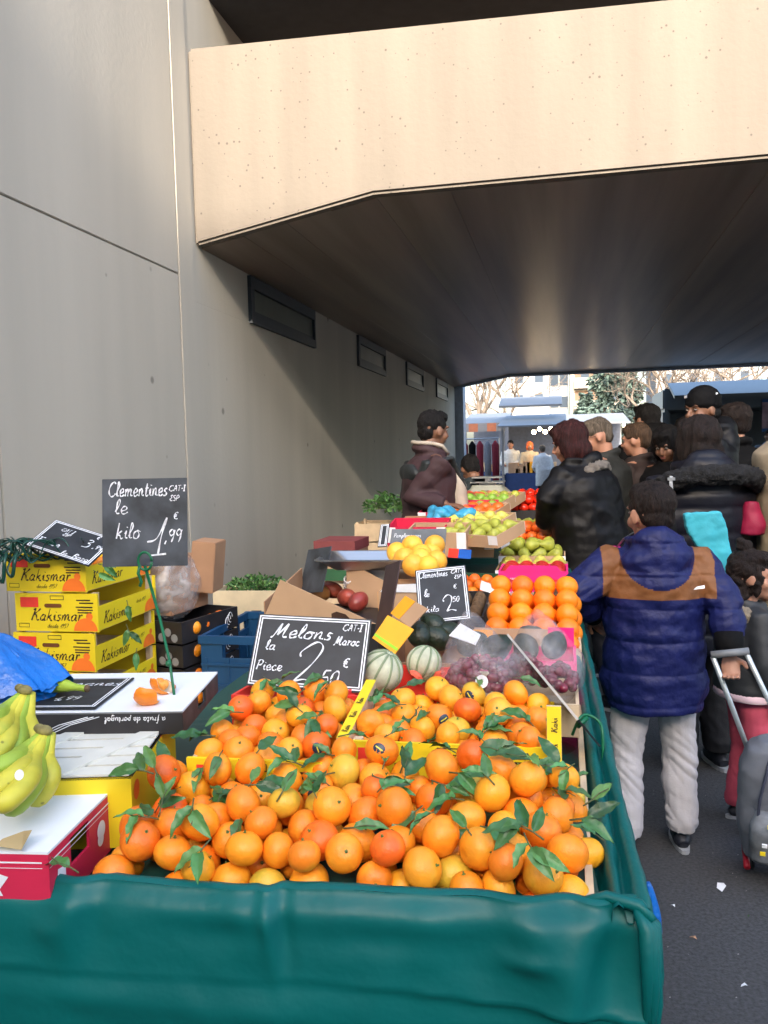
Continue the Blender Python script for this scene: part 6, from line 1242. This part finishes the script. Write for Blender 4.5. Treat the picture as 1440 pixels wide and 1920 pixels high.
# far market stalls
aw_blue = mat('pale_blue_awning', (.13, .15, .175), .6, .06, 2); aw_w = mat('white_awning', (.17, .18, .20), .6, .05, 2); aw_o = mat('orange_valance', (.35, .12, .06), .6)
lampm = mat('lit_bulb', (1, .75, .45), .4, 0, emit=14)
def far_stall(label, px0, px1, Yd, zr, dp, mt, goods, val=True, lamps=0):
    x0, x1 = Yp(px0, 800, Yd).x, Yp(px1, 800, Yd).x; W_ = x1-x0; t = thing('covered_stall', label, 'market stall', ((x0+x1)/2, Yd, 0))
    b = MB(); b.prism([(-.5, zr-.25), (dp, zr+.15), (dp, zr+.19), (-.5, zr-.21)], -W_/2, W_/2, 'x'); b.build('canopy', mt, t)
    if val:
        n = max(4, int(W_/.22))
        for c_, mm_ in ((0, aw_w), (1, aw_o)):
            b = MB()
            for k in range(c_, n, 2): b.box(-W_/2+W_*k/n, -.52, zr-.45, -W_/2+W_*(k+1)/n, -.505, zr-.22)
            b.build('valance', mm_, t)
    for sx in (-1, 1):
        for y in (0, dp-.1): b = MB(); b.box(sx*(W_/2-.1)-.03, y, 0, sx*(W_/2-.1)+.03, y+.06, zr-.1 if y else zr-.26); b.build('pole', grey_metal, t)
    b = MB(); b.box(-W_/2+.15, .1, .75, W_/2-.15, 1.1, .85); b.box(-W_/2+.15, .1, .1, W_/2-.15, .13, .75); b.build('counter', mat('blue_counter_cloth', (.02, .05, .16), .7), t)
    b = MB(); b.box(-W_/2+.1, dp-.15, 0, W_/2-.1, dp-.12, zr); b.build('back_sheet', mat('grey_back_sheet', (.20, .22, .27), .8), t)
    random.seed(int(px0))
    for k in range(goods):
        b = MB(); w_ = random.uniform(.12, .3); x = -W_/2+.3+(W_-.6)*(k+.5)/goods; b.box(x-w_/2, .2, .851, x+w_/2, .6, .851+random.uniform(.08, .35)); b.build('goods_box', random.choice((red_card, white_paint, brown_card, light_card, orange_card, grey_metal, wood)), t, bevel=.01)
    for k in range(lamps): b = MB(); b.ell((-W_/2+W_*(.52+.42*k/max(1, lamps-1)), .15+.1*(k % 2), zr-.38+.08*(k % 2)), .055, n=10, mm=6); b.build('light_bulb', lampm, t, smooth=True)
    return t
far_stall('far stall with an orange and white striped valance just past the end pilaster', 866, 950, 24, 2.45, 2.6, aw_blue, 7, True, 0)
far_stall('far stall with a pale blue roof and glowing warm bulbs', 935, 1062, 22, 2.30, 3.0, aw_blue, 10, False, 6)
far_stall('far stall with a long white roof edge behind the auburn haired woman', 1040, 1180, 27, 2.45, 2.8, aw_w, 8, False, 2)
b = MB(); b.box(0, 0, 0, 1.7, 1.2, .06); o = b.build('roof_panel', aw_blue, None, loc=(Yp(935, 790, 23).x, 23.0, 2.62), rot=(R(14), 0, 0), label='raised pale blue roof panel above the stall with warm bulbs', cat='roof panel')
# clothes rails and goods at the far left stall
t = thing('clothes_rail', 'clothes rail with red and dark garments by the far striped stall', 'clothes rail', (Yp(900, 850, 19.5).x, 19.5, 0)); b = MB()
for sx in (-.45, .45): b.tube([(sx, 0, 0), (sx, 0, 1.75)], .015, 6)
b.tube([(-.45, 0, 1.75), (.45, 0, 1.75)], .015, 6); b.build('rail_frame', steel, t)
for k, mt in enumerate((fab('garment_red', (.30, .02, .04)), wool_blk, fab('garment_red', (.3, .02, .04)), fab('garment_grey', (.3, .3, .33)), fab('garment_red', (.3, .02, .04)))): b = MB(); b.loft([(-.36+k*.18, 0, .75, .075, .05), (-.36+k*.18, 0, 1.2, .08, .06), (-.36+k*.18, 0, 1.6, .085, .05), (-.36+k*.18, 0, 1.7, .02, .02)], 10); b.build('garment', mt, t, smooth=True)
person('far stallholder in a white top under the pale blue roof', Yp(957, 830, 22.9).x, 22.9, 1.74, R(170), fwd(), dict(mat=fab('white_apron', (.6, .6, .58)), hem=.8), dict(mat=wool_blk), ('short', hair_blk), vox=.018)
person('far stallholder with an orange headscarf under the glowing bulbs', Yp(993, 830, 22.8).x, 22.8, 1.68, R(190), fwd(), dict(mat=fab('cream_top', (.5, .42, .30)), hem=.8), dict(mat=wool_blk), ('bob', mat('orange_scarf', (.75, .16, .04), .7)), vox=.018)
person('distant shopper in a white coat bending over the goods of the bulb lit stall', Yp(1020, 830, 21.2).x, 21.2, 1.6, R(20), fwd(), dict(mat=fab('pale_coat', (.5, .52, .52)), hem=.6), dict(mat=wool_blk), ('short', hair_gry), vox=.018, lean=.3)
# white market van on the right
vx = Yp(1243, 760, 19).x; t = thing('market_van', 'white catering van with a lit picture panel standing beyond the bridge on the right', 'van', (vx+3, 19, 0)); vw = mat('van_white', (.15, .18, .20), .4, .04, 3)
b = MB(); b.box(-3.0, 0, .45, 3.4, 2.3, 1.35); b.box(-3.0, 0, 2.25, 3.4, 2.3, 2.72); b.box(-3.0, 2.2, 1.35, 3.4, 2.3, 2.25); b.box(-3.0, 0, 1.35, -2.85, 2.2, 2.25); b.build('body', vw, t, bevel=.04)
b = MB(); b.prism([(-1.1, 2.42), (0, 2.78), (0, 2.84), (-1.1, 2.50)], -2.9, 3.3, 'x'); b.build('raised_awning', vw, t, bevel=.01)
b = MB(); b.box(-2.6, -.02, 2.5, 3.3, -.002, 2.56); b.build('trim_strip', mat('van_teal_trim', (.25, .42, .48), .4), t)
b = MB(); b.box(-1.0, -.05, 1.80, 2.9, -.01, 2.35); b.build('picture_panel', mat('faded_picture_print', (.42, .30, .38), .5, .7, 3), t)
b = MB(); b.box(-1.0, -.06, 2.351, 2.9, -.01, 2.42); b.box(-1.0, -.06, 1.73, 2.9, -.01, 1.799); b.build('blue_panel_edge', mat('panel_blue', (.03, .12, .35), .4), t)
for x in (-2.2, 2.4): b = MB(); b.tube([(x, -.02, .36), (x, .22, .36)], .36, 24); b.build('wheel', fab('tyre_black', (.015, .015, .015)), t)
person('distant person in a pale blue jacket standing behind the van roof line', Yp(1412, 730, 18.6).x, 17.2, 1.75, R(160), side(0, 0), dict(mat=fab('pale_blue_jacket', (.25, .38, .55)), hem=.7), dict(mat=wool_blk), ('short', hair_blk), vox=.018)
